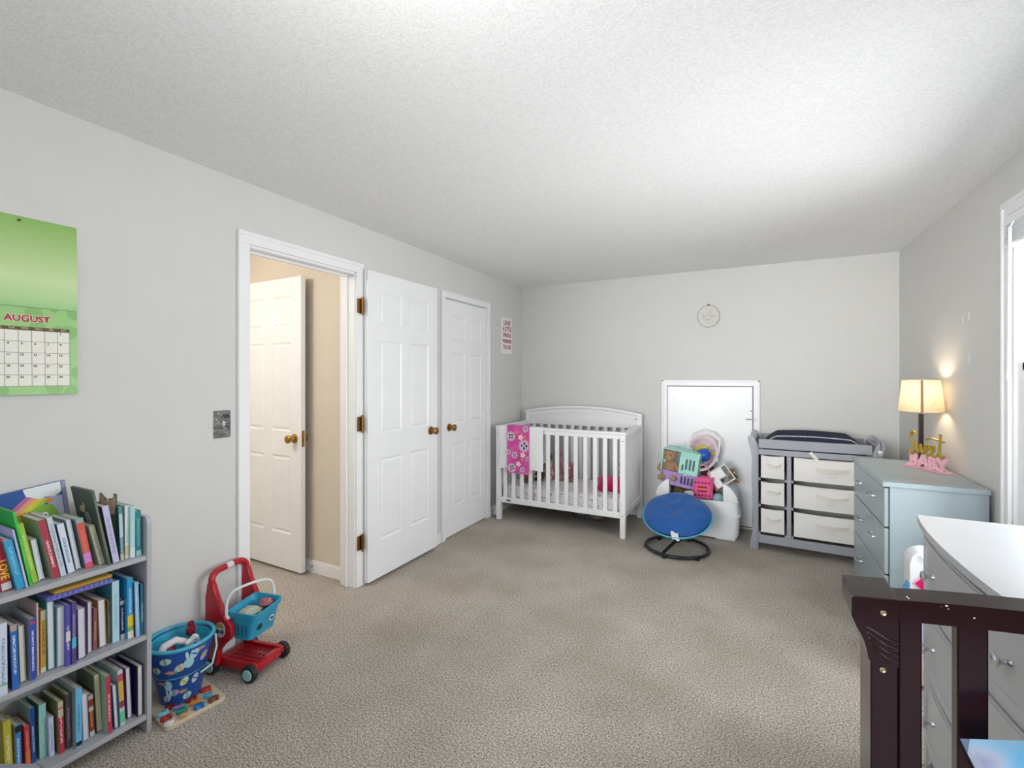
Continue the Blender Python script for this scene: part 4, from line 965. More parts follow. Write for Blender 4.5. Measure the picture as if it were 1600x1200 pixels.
Wx = [(.062, .150), (.070, .110), (.082, .090), (.092, .115), (.097, .140), (.104, .095), (.116, .090), (.124, .118), (.128, .140)]
Ex = [(.128, .105), (.150, .118), (.152, .138), (.141, .142), (.134, .118), (.142, .088), (.158, .084), (.170, .100), (.186, .116), (.188, .140), (.176, .142), (.170, .116), (.178, .086), (.196, .083), (.212, .10)]
Tx = [(.228, .214), (.224, .170), (.222, .120), (.226, .090), (.240, .080), (.252, .094)]
TT = [(.138, .172), (.165, .183), (.200, .180), (.250, .172)]
for pts, rr in ((Sx, .0072), (Wx, .0062), (Ex, .006), (Tx, .0068), (TT, .005)):
    tube(b, sm(pts), rr, 8)
ball(b, (.136, .176, 0), .008, 1)
obj('sweet_script', b, GOLD, ws, M=Ms @ Matrix.Translation((0, .0, .004)), smooth=True)
# ---------------- grey bow-front dresser ----------------
GD = mat('bcbec1', .35, var=.01, key='light_grey_paint')
gy0, gy1, gz, gx1 = 1.25, 2.128, .86, 1.0; gm_ = (gy0 + gy1) / 2; hw_ = (gy1 - gy0) / 2
def bow(y, off=0): return .484 + .036 * (abs((y - gm_) / hw_) ** 2.2) + off
gd = thing('grey_dresser', 'light grey bow-front dresser with small knobs beside the dark crib panel', 'dresser', (.75, gm_, 0))
N = 24; ysl = [gy0 + (gy1 - gy0) * i / N for i in range(N + 1)]
def slab(y0, y1, z0, z1, off, back, nm, m=GD, bev=.002, par=None, n=20):
    ys = [y0 + (y1 - y0) * i / n for i in range(n + 1)]
    bm = prism(bmesh.new(), [(bow(y, off), y) for y in ys] + [((back if back is not None else bow(y, off + .018)), y) for y in (ys[::-1] if back is None else (y1, y0))], 'z', z0, z1, bev) if back is not None else prism(bmesh.new(), [(bow(y, off), y) for y in ys] + [(bow(y, off + .018), y) for y in ys[::-1]], 'z', z0, z1, bev)
    return obj(nm, bm, m, par or gd)
slab(gy0, gy1, gz - .022, gz, 0, gx1 + .008, 'top')
b = bmesh.new()
for ya_, yb2 in ((gy0 + .018, gy0 + .045), (gy1 - .045, gy1 - .018)): box(b, bow(ya_, .022), gx1, ya_, yb2, 0, gz - .022, .002)
box(b, gx1 - .01, gx1 - .004, gy0 + .045, gy1 - .045, .05, gz - .022); box(b, .56, gx1, gy0 + .045, gy1 - .045, .085, .10)
obj('carcass', b, GD, gd)
ys = [gy0 + .045 + (gy1 - gy0 - .09) * i / 20 for i in range(21)]
b = bmesh.new()
for z0_, z1_ in ((.818, .838), (.585, .598), (.352, .365)): prism(b, [(bow(y, .024), y) for y in ys] + [(bow(y, .06), y) for y in ys[::-1]], 'z', z0_, z1_)
obj('rail', b, GD, gd)
apr = [(gy0 + .045, .125)] + [(gy1 - .045, .125), (gy1 - .045, .02), (gy1 - .075, .03), (gy1 - .12, .075), (gm_, .088), (gy0 + .12, .075), (gy0 + .075, .03), (gy0 + .045, .02)]
b = prism(bmesh.new(), apr, 'x', 0, .016); 
for v in b.verts: v.co.x += bow(v.co.y, .026)
obj('apron', b, GD, gd)
for z0_, z1_ in ((.130, .348), (.369, .581), (.602, .814)):
    d = slab(gy0 + .050, gy1 - .050, z0_, z1_, .020, None, 'drawer')
    # applied frame around a flat field
    b = bmesh.new(); q0, q1 = gy0 + .056, gy1 - .056
    def bar(y0, y1, za, zb):
        yy = [y0 + (y1 - y0) * i / 16 for i in range(17)] if y1 - y0 > .1 else [y0, y1]
        prism(b, [(bow(y, .013), y) for y in yy] + [(bow(y, .022), y) for y in yy[::-1]], 'z', za, zb)
    bar(q0, q1, z0_ + .006, z0_ + .030); bar(q0, q1, z1_ - .030, z1_ - .006); bar(q0, q0 + .026, z0_ + .03, z1_ - .03); bar(q1 - .026, q1, z0_ + .03, z1_ - .03)
    f = obj('drawer_frame', b, GD, gd); f.parent = d; f.location = (0, 0, 0)
    for yc in (gm_ - .25, gm_ + .25):
        zc = (z0_ + z1_) / 2; xk = bow(yc, .020); b = lathe(bmesh.new(), [(.008, 0), (.0065, .004), (.0055, .014), (.009, .020), (.0155, .024), (.0165, .028), (.012, .031), (.001, .032)], (xk, yc, zc), 16, Matrix.Rotation(R(-90), 4, 'Y'))
        k_ = obj('knob', b, CHROME, gd, smooth=True); k_.parent = d; k_.location = (0, 0, 0)
# ---------------- toy standing between the dressers ----------------
ty = thing('toy_playhouse', 'tall white rounded plastic toy with a magenta diamond panel, standing between the two dressers', 'toy', (.72, 2.62, 0))
def rr(x0, x1, z0, z1, r, n=6):
    out = [(x0, z0), (x1, z0)]
    out += [(x1 - r + r * math.cos(R(90 * i / n)), z1 - r + r * math.sin(R(90 * i / n))) for i in range(n + 1)]
    out += [(x0 + r - r * math.sin(R(90 * i / n)), z1 - r + r * math.cos(R(90 * i / n))) for i in range(n + 1)]
    return out
obj('body', prism(bmesh.new(), rr(.612, .93, .012, .592, .055), 'y', 2.60, 2.70, .006), mat('eff1f4', .35), ty, smooth=True)
obj('magenta_panel', prism(bmesh.new(), [(.627, .455), (.668, .500), (.72, .515), (.76, .455), (.70, .375)], 'y', 2.592, 2.602, .002), mat('cf0d63', .35), ty)
obj('panel_rim', prism(bmesh.new(), [(.617, .455), (.662, .510), (.72, .526), (.772, .455), (.70, .362)], 'y', 2.596, 2.601, .002), mat('f7b9d6', .4), ty)
obj('blue_foot', prism(bmesh.new(), [(.575, .0), (.60, .0), (.640, .39), (.615, .455), (.595, .40)], 'y', 2.604, 2.66, .003), mat('4fa9dd', .35), ty)
obj('lavender_panel', B(.64, .90, 2.594, 2.601, .18, .345, .002), mat('cfc8ee', .4), ty)
obj('pink_panel', B(.64, .90, 2.594, 2.601, .02, .17, .002), print_mat('pink_scribble', 'f2d6d3', [('e58ba0', 60, .25), ('efb59a', 45, .2)]), ty)
b = bmesh.new(); tube(b, [(.645, 2.598, .575), (.66, 2.59, .565), (.675, 2.59, .557)], .004, 6); obj('handle_mark', b, mat('dfe8ea', .4), ty)
# ---------------- dark wood crib panel and bed ----------------
ESP = mat('1f070b', .17, coat=.08, spec=.42, var=.12, vscale=12, key='espresso_wood')
ec = thing('dark_crib', 'dark espresso wooden toddler bed with an arched slatted end panel at the right edge', 'bed', (.56, .3, 0))
fx0, fx1, fy0, fy1 = .208, .912, .955, .990
post_y0, post_y1 = .95, 1.035
for s, xa in ((1, .173), (-1, .947)):
    x0, x1 = sorted((xa, xa + s * .036)); obj('post', B(x0, x1, post_y0, post_y1, 0, .952, .002), ESP, ec)
    x0, x1 = sorted((xa + s * .0365, xa + s * .066)); obj('stile', B(x0, x1, fy0 - .003, fy1, .10, .965, .002), ESP, ec)
    base = [(-.003, .886), (-.006, .902), (-.009, .915), (-.013, .925), (-.020, .938), (-.026, .953), (-.026, .987), (.0365, .993), (.0365, .884)]
    bm = prism(bmesh.new(), [(xa + s * x, z) for x, z in base], 'y', post_y0 - .004, post_y1 + .004, .0015)
    cp = obj('post_cap', bm, ESP, ec)
    bm = bmesh.new()
    for k in range(4):
        q = [(.035, .893 + k * .010), (.020, .896 + k * .010), (.008, .903 + k * .010), (.000 - k * .002, .913 + k * .009)]
        tube(bm, [(xa + s * x, post_y0 - .0045, z) for x, z in q], .0022, 6)
    obj('carved_flute', bm, ESP, ec, smooth=True)
def ztop(x): return 1.0135 - .185 * (x - .56) ** 2
xs2 = [fx0 + .001 + (fx1 - fx0 - .002) * i / 30 for i in range(31)]
bm = prism(bmesh.new(), [(x, ztop(x) - .034) for x in xs2] + [(x, ztop(x)) for x in xs2[::-1]], 'y', fy0 - .004, 1.002, .0015)
obj('arched_rail', bm, ESP, ec)
for i in range(8):
    xc = .301 + i * .086
    if xc > .87: break
    obj('slat', B(xc - .018, xc + .018, fy0 + .004, fy1 - .006, .30, ztop(xc) - .030, .002), ESP, ec)
obj('rail', B(fx0 + .031, fx1 - .031, fy0, fy1, .24, .30, .003), ESP, ec)
bm = bmesh.new()
for x, z in ((.189, .975 - .008), (.189, .877 - .004)): lathe(bm, [(.0001, 0), (.0042, 0), (.0045, .001), (.003, .002), (.0001, .001)], (x, post_y0 - (.0035 if z > .9 else 0), z), 12, Matrix.Rotation(R(90), 4, 'X'))
obj('screw', bm, mat('b9a88a', .3, .9), ec, smooth=True)
bm = bmesh.new()
for x, z, r in ((.262, .992, .0016), (.268, .9945, .0022), (.270, .990, .0018), (.258, .986, .0012), (.300, .983, .002), (.327, .988, .0014), (.315, .980, .0012), (.22, .998, .001), (.222, .996, .001), (.312, 1.0, .001)):
    bmesh.ops.create_icosphere(bm, subdivisions=1, radius=r, matrix=Matrix.Translation((x, fy0 - .0036, z)) @ Matrix.Diagonal((1.4, .3, 1, 1)))
obj('worn_chip', bm, mat('c9bfb5', .8), ec)
# side rails and far end out of view, mattress
obj('side_rail', B(.175, .20, -.50, .948, .22, .32, .004), ESP, ec); obj('side_rail', B(.92, .945, -.50, .948, .22, .32, .004), ESP, ec)
obj('platform', B(.202, .918, -.50, .945, .23, .25, .002), ESP, ec)
for xa in (.173, .911): obj('post', B(xa, xa + .036, -.56, -.50, 0, .70, .003), ESP, ec)
mm = obj('mattress', B(.212, .908, -.48, .935, .252, .385, .03, 3), mat('eceaf0', .8, bump=.2, bscale=60), None, (.56, .2, .252), smooth=True); tag(mm, 'white mattress on the dark toddler bed at the right edge', 'mattress')
def tie_mat():
    m, nt, b = newmat('tie_dye'); tc = nt.nodes.new('ShaderNodeTexCoord'); n = nt.nodes.new('ShaderNodeTexNoise'); n.inputs['Scale'].default_value = 6.5; n.inputs['Detail'].default_value = 1.5; n.inputs['Distortion'].default_value = .6
    nt.links.new(tc.outputs['Object'], n.inputs['Vector']); r = ramp(nt, [(.34, '3fa3d4'), (.42, '86b0cf'), (.48, 'a3acc4'), (.55, '8f90b4'), (.62, 'ac97c4'), (.7, 'cbb0cd')]); nt.links.new(n.outputs['Fac'], r.inputs[0]); nt.links.new(r.outputs[0], b.inputs['Base Color']); b.inputs['Roughness'].default_value = .9; b.inputs['Sheen Weight'].default_value = .3; return m
bm = cushion(bmesh.new(), (.500, .868, .652), .31, .51, .10, Matrix.Rotation(R(-22), 4, 'Y') @ Matrix.Rotation(R(82), 4, 'X'), p=5, nu=26, wr=.25, rnd=.03)
o = obj('tie_dye_pillow', bm, tie_mat(), None, (.500, .868, .39), smooth=True); tag(o, 'blue and purple tie-dye pillow propped against the dark slatted panel', 'pillow')
# ---------------- grey ottoman, lower left ----------------
ot = thing('ottoman', 'grey upholstered ottoman with piped edge at the bottom left, in front of the bookshelf', 'ottoman', (-1.56, .26, 0))
OG = mat('8f8f9b', .95, bump=.3, bscale=250, var=.03, vscale=30, key='ottoman_fabric')
Mo = Matrix.Translation((-1.455, .46, 0)) @ Matrix.Rotation(R(28), 4, 'Z')
def rrect(hx, hy, z, r=.06, n=6, cx_=-.20, cy_=-.22):
    L = []
    for sx, sy, a0 in ((1, 1, 0), (-1, 1, 90), (-1, -1, 180), (1, -1, 270)):
        for i in range(n + 1):
            a = R(a0 + 90 * i / n); L.append(Vector((cx_ + sx * (hx - r) + r * math.cos(a), cy_ + sy * (hy - r) + r * math.sin(a), z)))
    return L
bm = rings(bmesh.new(), [rrect(.21, .23, .12), rrect(.22, .24, .14), rrect(.22, .24, .425), rrect(.218, .238, .445), rrect(.20, .22, .458), rrect(.12, .14, .470), rrect(.065, .065, .473)]); obj('cushion', bm, OG, ot, M=Mo, smooth=True)
bm = bmesh.new(); tube(bm, rrect(.2215, .2415, .436), .005, 8, True); obj('piping', bm, mat('7f8090', .9), ot, M=Mo, smooth=True)
for sx, sy in ((.16, .18), (-.16, .18), (.16, -.18), (-.16, -.18)):
    obj('leg', lathe(bmesh.new(), [(.014, 0), (.022, .12)], (-.20 + sx, -.22 + sy, 0), 12), ESP, ot, M=Mo)
# ---------------- bookshelf ----------------
SHF = mat('b5b6bb', .4, var=.01, key='shelf_grey')
sy0, sy1, sx0, sx1 = .30, .958, -2.243, -2.038
bs = thing('bookshelf', 'light grey three-shelf bookcase packed with children\'s books against the left wall', 'bookshelf', ((sx0 + sx1) / 2, .63, 0))
for ya_, yb2 in ((sy0, sy0 + .016), (sy1 - .016, sy1)):
    pr = [(sx0, 0), (sx1, 0), (sx1, .795), (sx1 - .004, .808), (sx1 - .014, .816), (sx0, .816)]
    obj('side_panel', prism(bmesh.new(), pr, 'y', ya_, yb2, .002), SHF, bs)
for z in (.671, .370, .067): obj('shelf', B(sx0 + .004, sx1 - .002, sy0 + .016, sy1 - .016, z - .018, z, .0015), SHF, bs)
obj('back_panel', B(sx0, sx0 + .004, sy0 + .016, sy1 - .016, .05, .80), SHF, bs)
def spine_mat(c, tc_, k, rough=.35):
    key = 'spine%d' % k; m, nt, b = newmat(key); tc = nt.nodes.new('ShaderNodeTexCoord'); sp = nt.nodes.new('ShaderNodeSeparateXYZ'); nt.links.new(tc.outputs['UV'], sp.inputs[0])
    mp = nt.nodes.new('ShaderNodeMapping'); mp.inputs['Scale'].default_value = (60, 1, 1); mp.inputs['Location'].default_value = (k * 3.1, k * 7.7, 0)
    n = nt.nodes.new('ShaderNodeTexNoise'); n.noise_dimensions = '2D'; n.inputs['Scale'].default_value = 5; n.inputs['Detail'].default_value = 1
    mp.inputs['Scale'].default_value = (.8, 14, 1); nt.links.new(tc.outputs['UV'], mp.inputs[0]); nt.links.new(mp.outputs[0], n.inputs['Vector'])
    gt = nt.nodes.new('ShaderNodeMath'); gt.operation = 'GREATER_THAN'; gt.inputs[1].default_value = .5; nt.links.new(n.outputs['Fac'], gt.inputs[0])
    def band(out, lo, hi):
        a = nt.nodes.new('ShaderNodeMath'); a.operation = 'GREATER_THAN'; a.inputs[1].default_value = lo; nt.links.new(out, a.inputs[0])
        b_ = nt.nodes.new('ShaderNodeMath'); b_.operation = 'LESS_THAN'; b_.inputs[1].default_value = hi; nt.links.new(out, b_.inputs[0])
        c_ = nt.nodes.new('ShaderNodeMath'); c_.operation = 'MULTIPLY'; nt.links.new(a.outputs[0], c_.inputs[0]); nt.links.new(b_.outputs[0], c_.inputs[1]); return c_.outputs[0]
    rnd = random.Random(k); lo = rnd.uniform(.12, .3); hi = rnd.uniform(.6, .9)
    u = band(sp.outputs['X'], .30, .70); v = band(sp.outputs['Y'], lo, hi)
    m1 = nt.nodes.new('ShaderNodeMath'); m1.operation = 'MULTIPLY'; nt.links.new(u, m1.inputs[0]); nt.links.new(v, m1.inputs[1])
    m2 = nt.nodes.new('ShaderNodeMath'); m2.operation = 'MULTIPLY'; nt.links.new(m1.outputs[0], m2.inputs[0]); nt.links.new(gt.outputs[0], m2.inputs[1])
    mx = nt.nodes.new('ShaderNodeMix'); mx.data_type = 'RGBA'; nt.links.new(m2.outputs[0], mx.inputs[0]); mx.inputs[6].default_value = lin(c); mx.inputs[7].default_value = lin(tc_)
    nt.links.new(mx.outputs[2], b.inputs['Base Color']); b.inputs['Roughness'].default_value = rough; return m
PAGES = mat('e9e4d6', .9, bump=.3, bscale=400, key='book_pages'); PAGEW = mat('e3e6ee', .85, bump=.3, bscale=400, key='book_pages_white')
BK = [0]
def book(label, z, x, yb, w, h, lean, cover, text='ffffff', out='s', group=None, dmax=.16, bands=(), pages=None, side=None, name='book'):
    BK[0] += 1; k = BK[0]; d = min(dmax, x - (sx0 + .022), h * .85); w = w * .93
    org = Vector((x, yb - w / 2, z + .0008)); t = thing(name, label, 'book', tuple(org), group)
    M = Matrix.Translation(org) @ Matrix.Rotation(R(lean), 4, 'X')
    ct_ = min(.0016, w * .14); cov = mat(side or cover, .4, key='cov_%s' % (side or cover)); pg_ = pages or (PAGEW if out == 'p' else PAGES)
    bm = bmesh.new(); xs, xe = (0, -d) if out == 's' else (-d, 0)
    x0, x1 = sorted((xs, xe))
    box(bm, x0, x1, 0, ct_, 0, h); box(bm, x0, x1, w - ct_, w, 0, h)
    if out == 's': box(bm, -.0018, 0, ct_, w - ct_, 0, h)
    else: box(bm, -d, -d + .0018, ct_, w - ct_, 0, h)
    obj('cover', bm, cov, t, M=M)
    if out == 's':
        bm = bmesh.new(); vs = [bm.verts.new((.0005, a * w, b * h)) for a, b in ((.0, 0), (1, 0), (1, 1), (0, 1))]; f = bm.faces.new(vs); uv = bm.loops.layers.uv.new('UVMap')
        for l, q in zip(f.loops, ((0, 0), (1, 0), (1, 1), (0, 1))): l[uv].uv = q
        obj('spine', bm, spine_mat(cover, text, k), t, M=M)
    o1 = .004 if out == 's' else 0
    obj('pages', B(-d + (.0 if out == 's' else .003), -.0025 if out == 's' else -.0025, ct_, w - ct_, .003, h - .003), pg_, t, M=M)
    for (a, b_, c) in bands: obj('spine_band', B(.0002, .0009, .0003, w - .0003, a * h, b_ * h), mat(c, .4, key='band_' + c), t, M=M)
    return t, M, w, h, d
Z1, Z2, Z3 = .671, .370, .067
G1, G2, G3 = 'books on the top shelf', 'books on the middle shelf', 'books on the bottom shelf'
L_ = [
(Z1, -2.094, .585, .025, .165, 7.9, 'b8323f', 'b8323f', 's', 'red book lettered LOVE on its spine at the left end of the top shelf', {'bands': ((.02, .16, 'd8d0d0'),)}),
(Z1, -2.074, .611, .020, .164, 10.9, '3aa3cf', '8fd0e6', 's', 'bright cyan book leaning right beside the red LOVE book', {}),
(Z1, -2.069, .623, .005, .197, 9.5, 'b9bfe6', 'e7e9f6', 's', 'thin pale lavender book between the cyan and the green books', {}),
(Z1, -2.078, .635, .007, .252, 9.2, '43c34a', '8fe070', 's', 'tall thin bright green book on the top shelf', {}),
(Z1, -2.097, .651, .014, .205, 10.1, 'a6cf4a', 'e6ee9a', 's', 'lime green book just right of the tall bright green one', {}),
(Z1, -2.098, .667, .014, .144, 8.4, 'd8dfdc', 'ffffff', 'p', 'small white book with pages facing out beside the lime green book', {}),
(Z1, -2.080, .698, .018, .208, 10.6, 'b5394c', 'f0dede', 's', 'book with pale sage cover and red lettered spine on the top shelf', {'side': 'aebba8'}),
(Z1, -2.079, .716, .015, .211, 10.2, 'cdd3dc', '8a93a5', 's', 'pale grey-white book leaning right of the red-spined sage book', {}),
(Z1, -2.089, .740, .019, .179, 9.8, 'dfe6f0', '4a6fb0', 's', 'white book with blue spine lettering and dark blue side on the top shelf', {'side': '2f6f9f'}),
(Z1, -2.100, .763, .014, .185, 9.0, 'c6cdc9', 'ffffff', 'p', 'cream-paged book facing pages out in the middle of the top shelf', {}),
(Z1, -2.088, .789, .022, .182, 9.2, 'd8604d', 'e88070', 's', 'grey book with an orange-red spine and pink foot on the top shelf', {'side': '8d9ca0', 'bands': ((0, .10, 'e2595f'), (.10, .30, 'd68fd8'), (.92, 1, '8ab8ae'))}),
(Z1, -2.083, .823, .017, .150, 11.7, 'b8b79f', '8b8a74', 's', 'short olive cream book in front of the tall dark green book', {}),
(Z1, -2.058, .855, .020, .216, 9.1, 'c3c4e2', '8d90b8', 's', 'lavender spined book with mauve side right of the tall dark green book', {'side': '70606c'}),
(Z1, -2.068, .877, .012, .200, 2.0, '4f8f94', 'd9c4cf', 's', 'teal picture book standing almost upright near the right end of the top shelf', {'side': '3c6c70', 'bands': ((.42, .86, 'b9cfd6'), (0, .12, 'c8c49a'))}),
(Z1, -2.073, .895, .016, .196, .3, 'dfe6e4', 'b7c6c8', 's', 'upright white book with an orange mark near its foot on the top shelf', {'bands': ((.06, .24, 'e6c6a4'),)}),
(Z1, -2.063, .907, .017, .192, .1, 'a9d5d8', 'cfe9ea', 's', 'pale aqua upright book second from the right end of the top shelf', {'bands': ((0, .2, 'd8e6ea'),)}),
(Z1, -2.064, .927, .019, .170, .8, '2a8089', '7fc0c4', 's', 'deep teal book at the right end of the top shelf', {'bands': ((.0, .12, '8fc4c9'),)}),
(Z2, -2.042, .562, .019, .222, .4, 'd9e1f2', '6f8fc0', 's', 'large white book with blue lettering at the left end of the middle shelf', {'bands': ((.14, .16, '6fae7e'),)}),
(Z2, -2.048, .591, .017, .205, 1.8, '2f6fc0', 'e8f0fa', 's', 'blue book with white lettering and a pink-tan head on the middle shelf', {'side': '2b3350', 'bands': ((.90, 1, 'b9a39a'),)}),
(Z2, -2.073, .615, .015, .185, 1.7, 'a8a99f', 'ffffff', 'p', 'grey book with cream pages facing out on the middle shelf', {'pages': PAGES}),
(Z2, -2.062, .635, .013, .198, .7, '2f55bd', 'f2f4ff', 's', 'royal blue book with bold white lettering on the middle shelf', {'side': 'c8cfe0', 'bands': ((.91, .96, 'c0496a'),)}),
(Z2, -2.076, .651, .005, .239, .6, 'd3b8b2', 'e9d8d2', 's', 'tall thin pinkish book on the middle shelf', {}),
(Z2, -2.087, .667, .015, .204, .1, 'c9a24a', '6b5526', 's', 'golden tan book with dark lettering on the middle shelf', {'bands': ((.84, 1, 'c9b795'), (0, .08, 'ddd5c0'))}),
(Z2, -2.080, .685, .019, .232, .9, '3e9a9a', 'ffffff', 'p', 'teal-covered tall book with pages facing out on the middle shelf', {}),
(Z2, -2.071, .706, .018, .203, .3, 'c4d0d8', 'ffffff', 'p', 'pale grey thick book with pages facing out left of the purple books', {}),
(Z2, -2.058, .720, .013, .206, .1, '5a55b5', 'f0eaff', 's', 'purple book with white lettering and a white picture band', {'bands': ((.40, .56, 'e6dcd8'),)}),
(Z2, -2.054, .734, .013, .211, .1, '5c4f86', 'b9b0d8', 's', 'dull violet book with a cyan band on the middle shelf', {'bands': ((.26, .42, '4fc0d8'),)}),
(Z2, -2.066, .760, .023, .176, .8, '7a5a94', 'ffffff', 'p', 'purple-covered book with white pages facing out on the middle shelf', {}),
(Z2, -2.081, .787, .012, .183, .3, 'b89aa8', 'ffffff', 'p', 'slim mauve book with pages facing out on the middle shelf', {}),
(Z2, -2.093, .806, .012, .149, -.4, '8c5a66', 'd8b070', 's', 'small maroon book with golden lettering on the middle shelf', {}),
(Z2, -2.087, .827, .022, .173, 1.7, 'c29a5a', 'ffffff', 'p', 'thick white-paged book with a gold cover under the stacked cloth books', {}),
(Z2, -2.100, .851, .012, .156, .4, '7d6a55', 'b0a48c', 's', 'small brown book right of the thick gold-covered one', {}),
(Z2, -2.086, .865, .023, .225, .4, 'b8dde6', '8fc4d0', 's', 'tall pale aqua book right of the stacked cloth books', {'side': '4b9fae'}),
(Z2, -2.089, .887, .014, .149, .8, '223150', 'e8e8ee', 's', 'short dark navy book with white lettering on the middle shelf', {'bands': ((0, .12, 'cfd3da'), (.86, .96, 'b9bcc6'))}),
(Z2, -2.068, .903, .020, .225, .5, '2f9fd8', 'bfe3f5', 's', 'bright blue book with yellow and white bands near its foot', {'bands': ((.20, .38, 'e8d23c'), (.0, .12, 'e6ead8'), (.12, .2, '7fb86a'))}),
(Z2, -2.057, .921, .014, .207, 1.4, '8fc0e6', 'd8ecf8', 's', 'light blue book with maroon side near the right end of the middle shelf', {'side': '54384c'}),
(Z2, -2.056, .935, .013, .193, .2, '2f6f8c', 'a8d8e0', 's', 'teal patterned book at the right end of the middle shelf', {'side': '1f3440'}),
(Z3, -2.120, .597, .019, .181, 2.1, 'c9bf3a', 'f0ead0', 's', 'yellow book with cream lettering at the left end of the bottom shelf', {}),
(Z3, -2.120, .619, .015, .150, 1.3, '3f86c6', 'e8ecf2', 's', 'short blue and black book with white lettering on the bottom shelf', {'side': 'c9cdd0', 'bands': ((.84, .98, '20242c'),)}),
(Z3, -2.120, .641, .013, .134, 1.9, 'cc3c50', 'f5b070', 's', 'small red and orange book on the bottom shelf', {'bands': ((.0, .06, 'd8454f'), (.06, .38, 'e07a44'))}),
(Z3, -2.120, .655, .011, .184, 1.7, '1f4fa0', 'cfe0f5', 's', 'navy blue book with pale lettering on the bottom shelf', {'side': '9ab8bc'}),
(Z3, -2.120, .677, .019, .182, .8, '9fd4cf', 'cdeee0', 's', 'green book with a mint spine on the bottom shelf', {'side': '5c8f7c'}),
(Z3, -2.102, .694, .013, .134, 1.5, 'd3daf4', '8f9cd0', 's', 'short pale lilac-white book on the bottom shelf', {}),
(Z3, -2.088, .714, .015, .179, 1.4, 'c0304a', 'f2dede', 's', 'crimson book with white lettering and an ornate head on the bottom shelf', {'side': '8b8a5c', 'bands': ((.88, 1, 'c9bfa0'), (.70, .86, 'cfc0a8'))}),
(Z3, -2.094, .735, .014, .188, .9, '5f4a62', 'b8a4b4', 's', 'plum coloured book on the bottom shelf', {'side': '7f8a5a'}),
(Z3, -2.068, .752, .017, .207, .4, '6fc0ec', '3a7fb0', 's', 'tall light blue book with a small black emblem at its foot', {'side': 'a8c4bc', 'bands': ((.03, .10, '1b2028'),)}),
(Z3, -2.082, .777, .016, .169, 1.7, 'c9d4e4', 'ffffff', 'p', 'pale book with pages facing out right of the light blue book', {}),
(Z3, -2.092, .798, .015, .152, 2.1, '8a3f34', 'd9b46a', 's', 'brown-red book with golden and white bands on the bottom shelf', {'bands': ((.0, .12, 'd0cccc'), (.60, .70, 'c9c0c0'), (.88, .98, 'c4bcbc'))}),
(Z3, -2.090, .819, .019, .213, 2.6, 'b9b790', 'ffffff', 'p', 'tall olive-beige book with pages facing out on the bottom shelf', {'pages': mat('c9c6a4', .9), 'side': '6f7a60'}),
(Z3, -2.051, .833, .014, .210, 1.7, 'c43c55', 'f6d8dc', 's', 'pale green book with a red lettered spine on the bottom shelf', {'side': 'a9c8b4'}),
(Z3, -2.058, .856, .014, .161, 2.8, 'c3cfe8', 'ffffff', 'p', 'blue book with white pages facing out on the bottom shelf', {'side': '2f5f86'}),
(Z3, -2.057, .874, .016, .207, 2.5, 'c8d4dc', '7f3a4a', 's', 'pale book with a yellow and maroon spine label on the bottom shelf', {'bands': ((.45, .80, 'd9b24a'), (.80, .93, 'c94a5a'), (.33, .44, '8c4450'), (.05, .25, '6fd0a4'))}),
(Z3, -2.076, .904, .016, .191, 2.1, '7d3f70', 'ffffff', 'p', 'purple-covered book with white pages facing out on the bottom shelf', {}),
(Z3, -2.056, .929, .018, .190, .5, '1f2f5e', 'ffffff', 'p', 'thick navy book with cream pages at the right end of the bottom shelf', {'pages': PAGES}),
]
last = None
for z, x, yb, w_, h, ln, c, tx, out, lab, kw in L_:
    g = {Z1: G1, Z2: G2, Z3: G3}[z]
    r_ = book(lab, z, x, yb, w_, h, ln, c, tx, out, g, **kw)
    if 'LOVE' in lab and 'lettered LOVE' in lab:
        t, M, w2, h2, d2 = r_; b = textbm('LOVE', .026, .0002, bold=.0008)
        obj('title', b, mat('f2d23a', .5), t, M=M @ axes((.0012, w2 * .5, h2 * .42), (0, 0, -1), (0, 1, 0)))
# tall dark green book with its cover showing
t, M, w2, h2, d2 = book('tall dark green picture book with a cream animal on its cover, top shelf', Z1, -2.058, .835, .008, .280, 10.0, '56665a', '8a9a88', 's', G1, dmax=.175, side='4f5c4e')
b = bmesh.new(); 
ball(b, (-.105, -.0006, .20), (.020, .0016, .014), 2); ball(b, (-.088, -.0006, .215), (.007, .0014, .014), 1)
obj('printed_animal', b, mat('c9ad93', .8), t, M=M)
b = bmesh.new(); ball(b, (-.075, -.0006, .165), (.024, .0014, .030), 2); obj('printed_body', b, mat('9b9a9c', .8), t, M=M)
# animal shaped card book with pointed ears
t = thing('shaped_book', 'animal-shaped book with pointed ears rising behind the lavender book on the top shelf', 'book', (-2.075, .868, Z1), G1)
M = Matrix.Translation((-2.118, .872, Z1 + .001)) @ Matrix.Rotation(R(24), 4, 'Z') @ Matrix.Rotation(R(5), 4, 'X')
pl = [(-.05, 0), (.02, 0), (.03, .13), (.026, .20), (.030, .245), (.012, .228), (-.012, .226), (-.032, .250), (-.036, .205), (-.05, .20)]
obj('cover', prism(bmesh.new(), pl, 'y', -.0035, .0035), mat('4e6b4a', .6, var=.2, vscale=60), t, M=M)
obj('printed_face', prism(bmesh.new(), [(-.024, .170), (.020, .170), (.026, .205), (.028, .240), (.010, .224), (-.012, .222), (-.030, .244), (-.030, .205)], 'y', -.0042, -.0034), mat('cfae96', .7), t, M=M)
b = bmesh.new(); prism(b, [(-.006, .218), (.002, .218), (-.002, .235)], 'y', -.0048, -.004)
obj('printed_blaze', b, mat('f0ebe4', .7), t, M=M)
t = thing('patterned_bookmark', 'black and white patterned strip of card sticking up behind the teal picture book', 'bookmark', (-2.13, .886, Z1))
b = B(-2.150, -2.128, .8835, .8855, Z1 + .001, Z1 + .235); obj('card', b, mat('3d4240', .7), t)
b = bmesh.new()
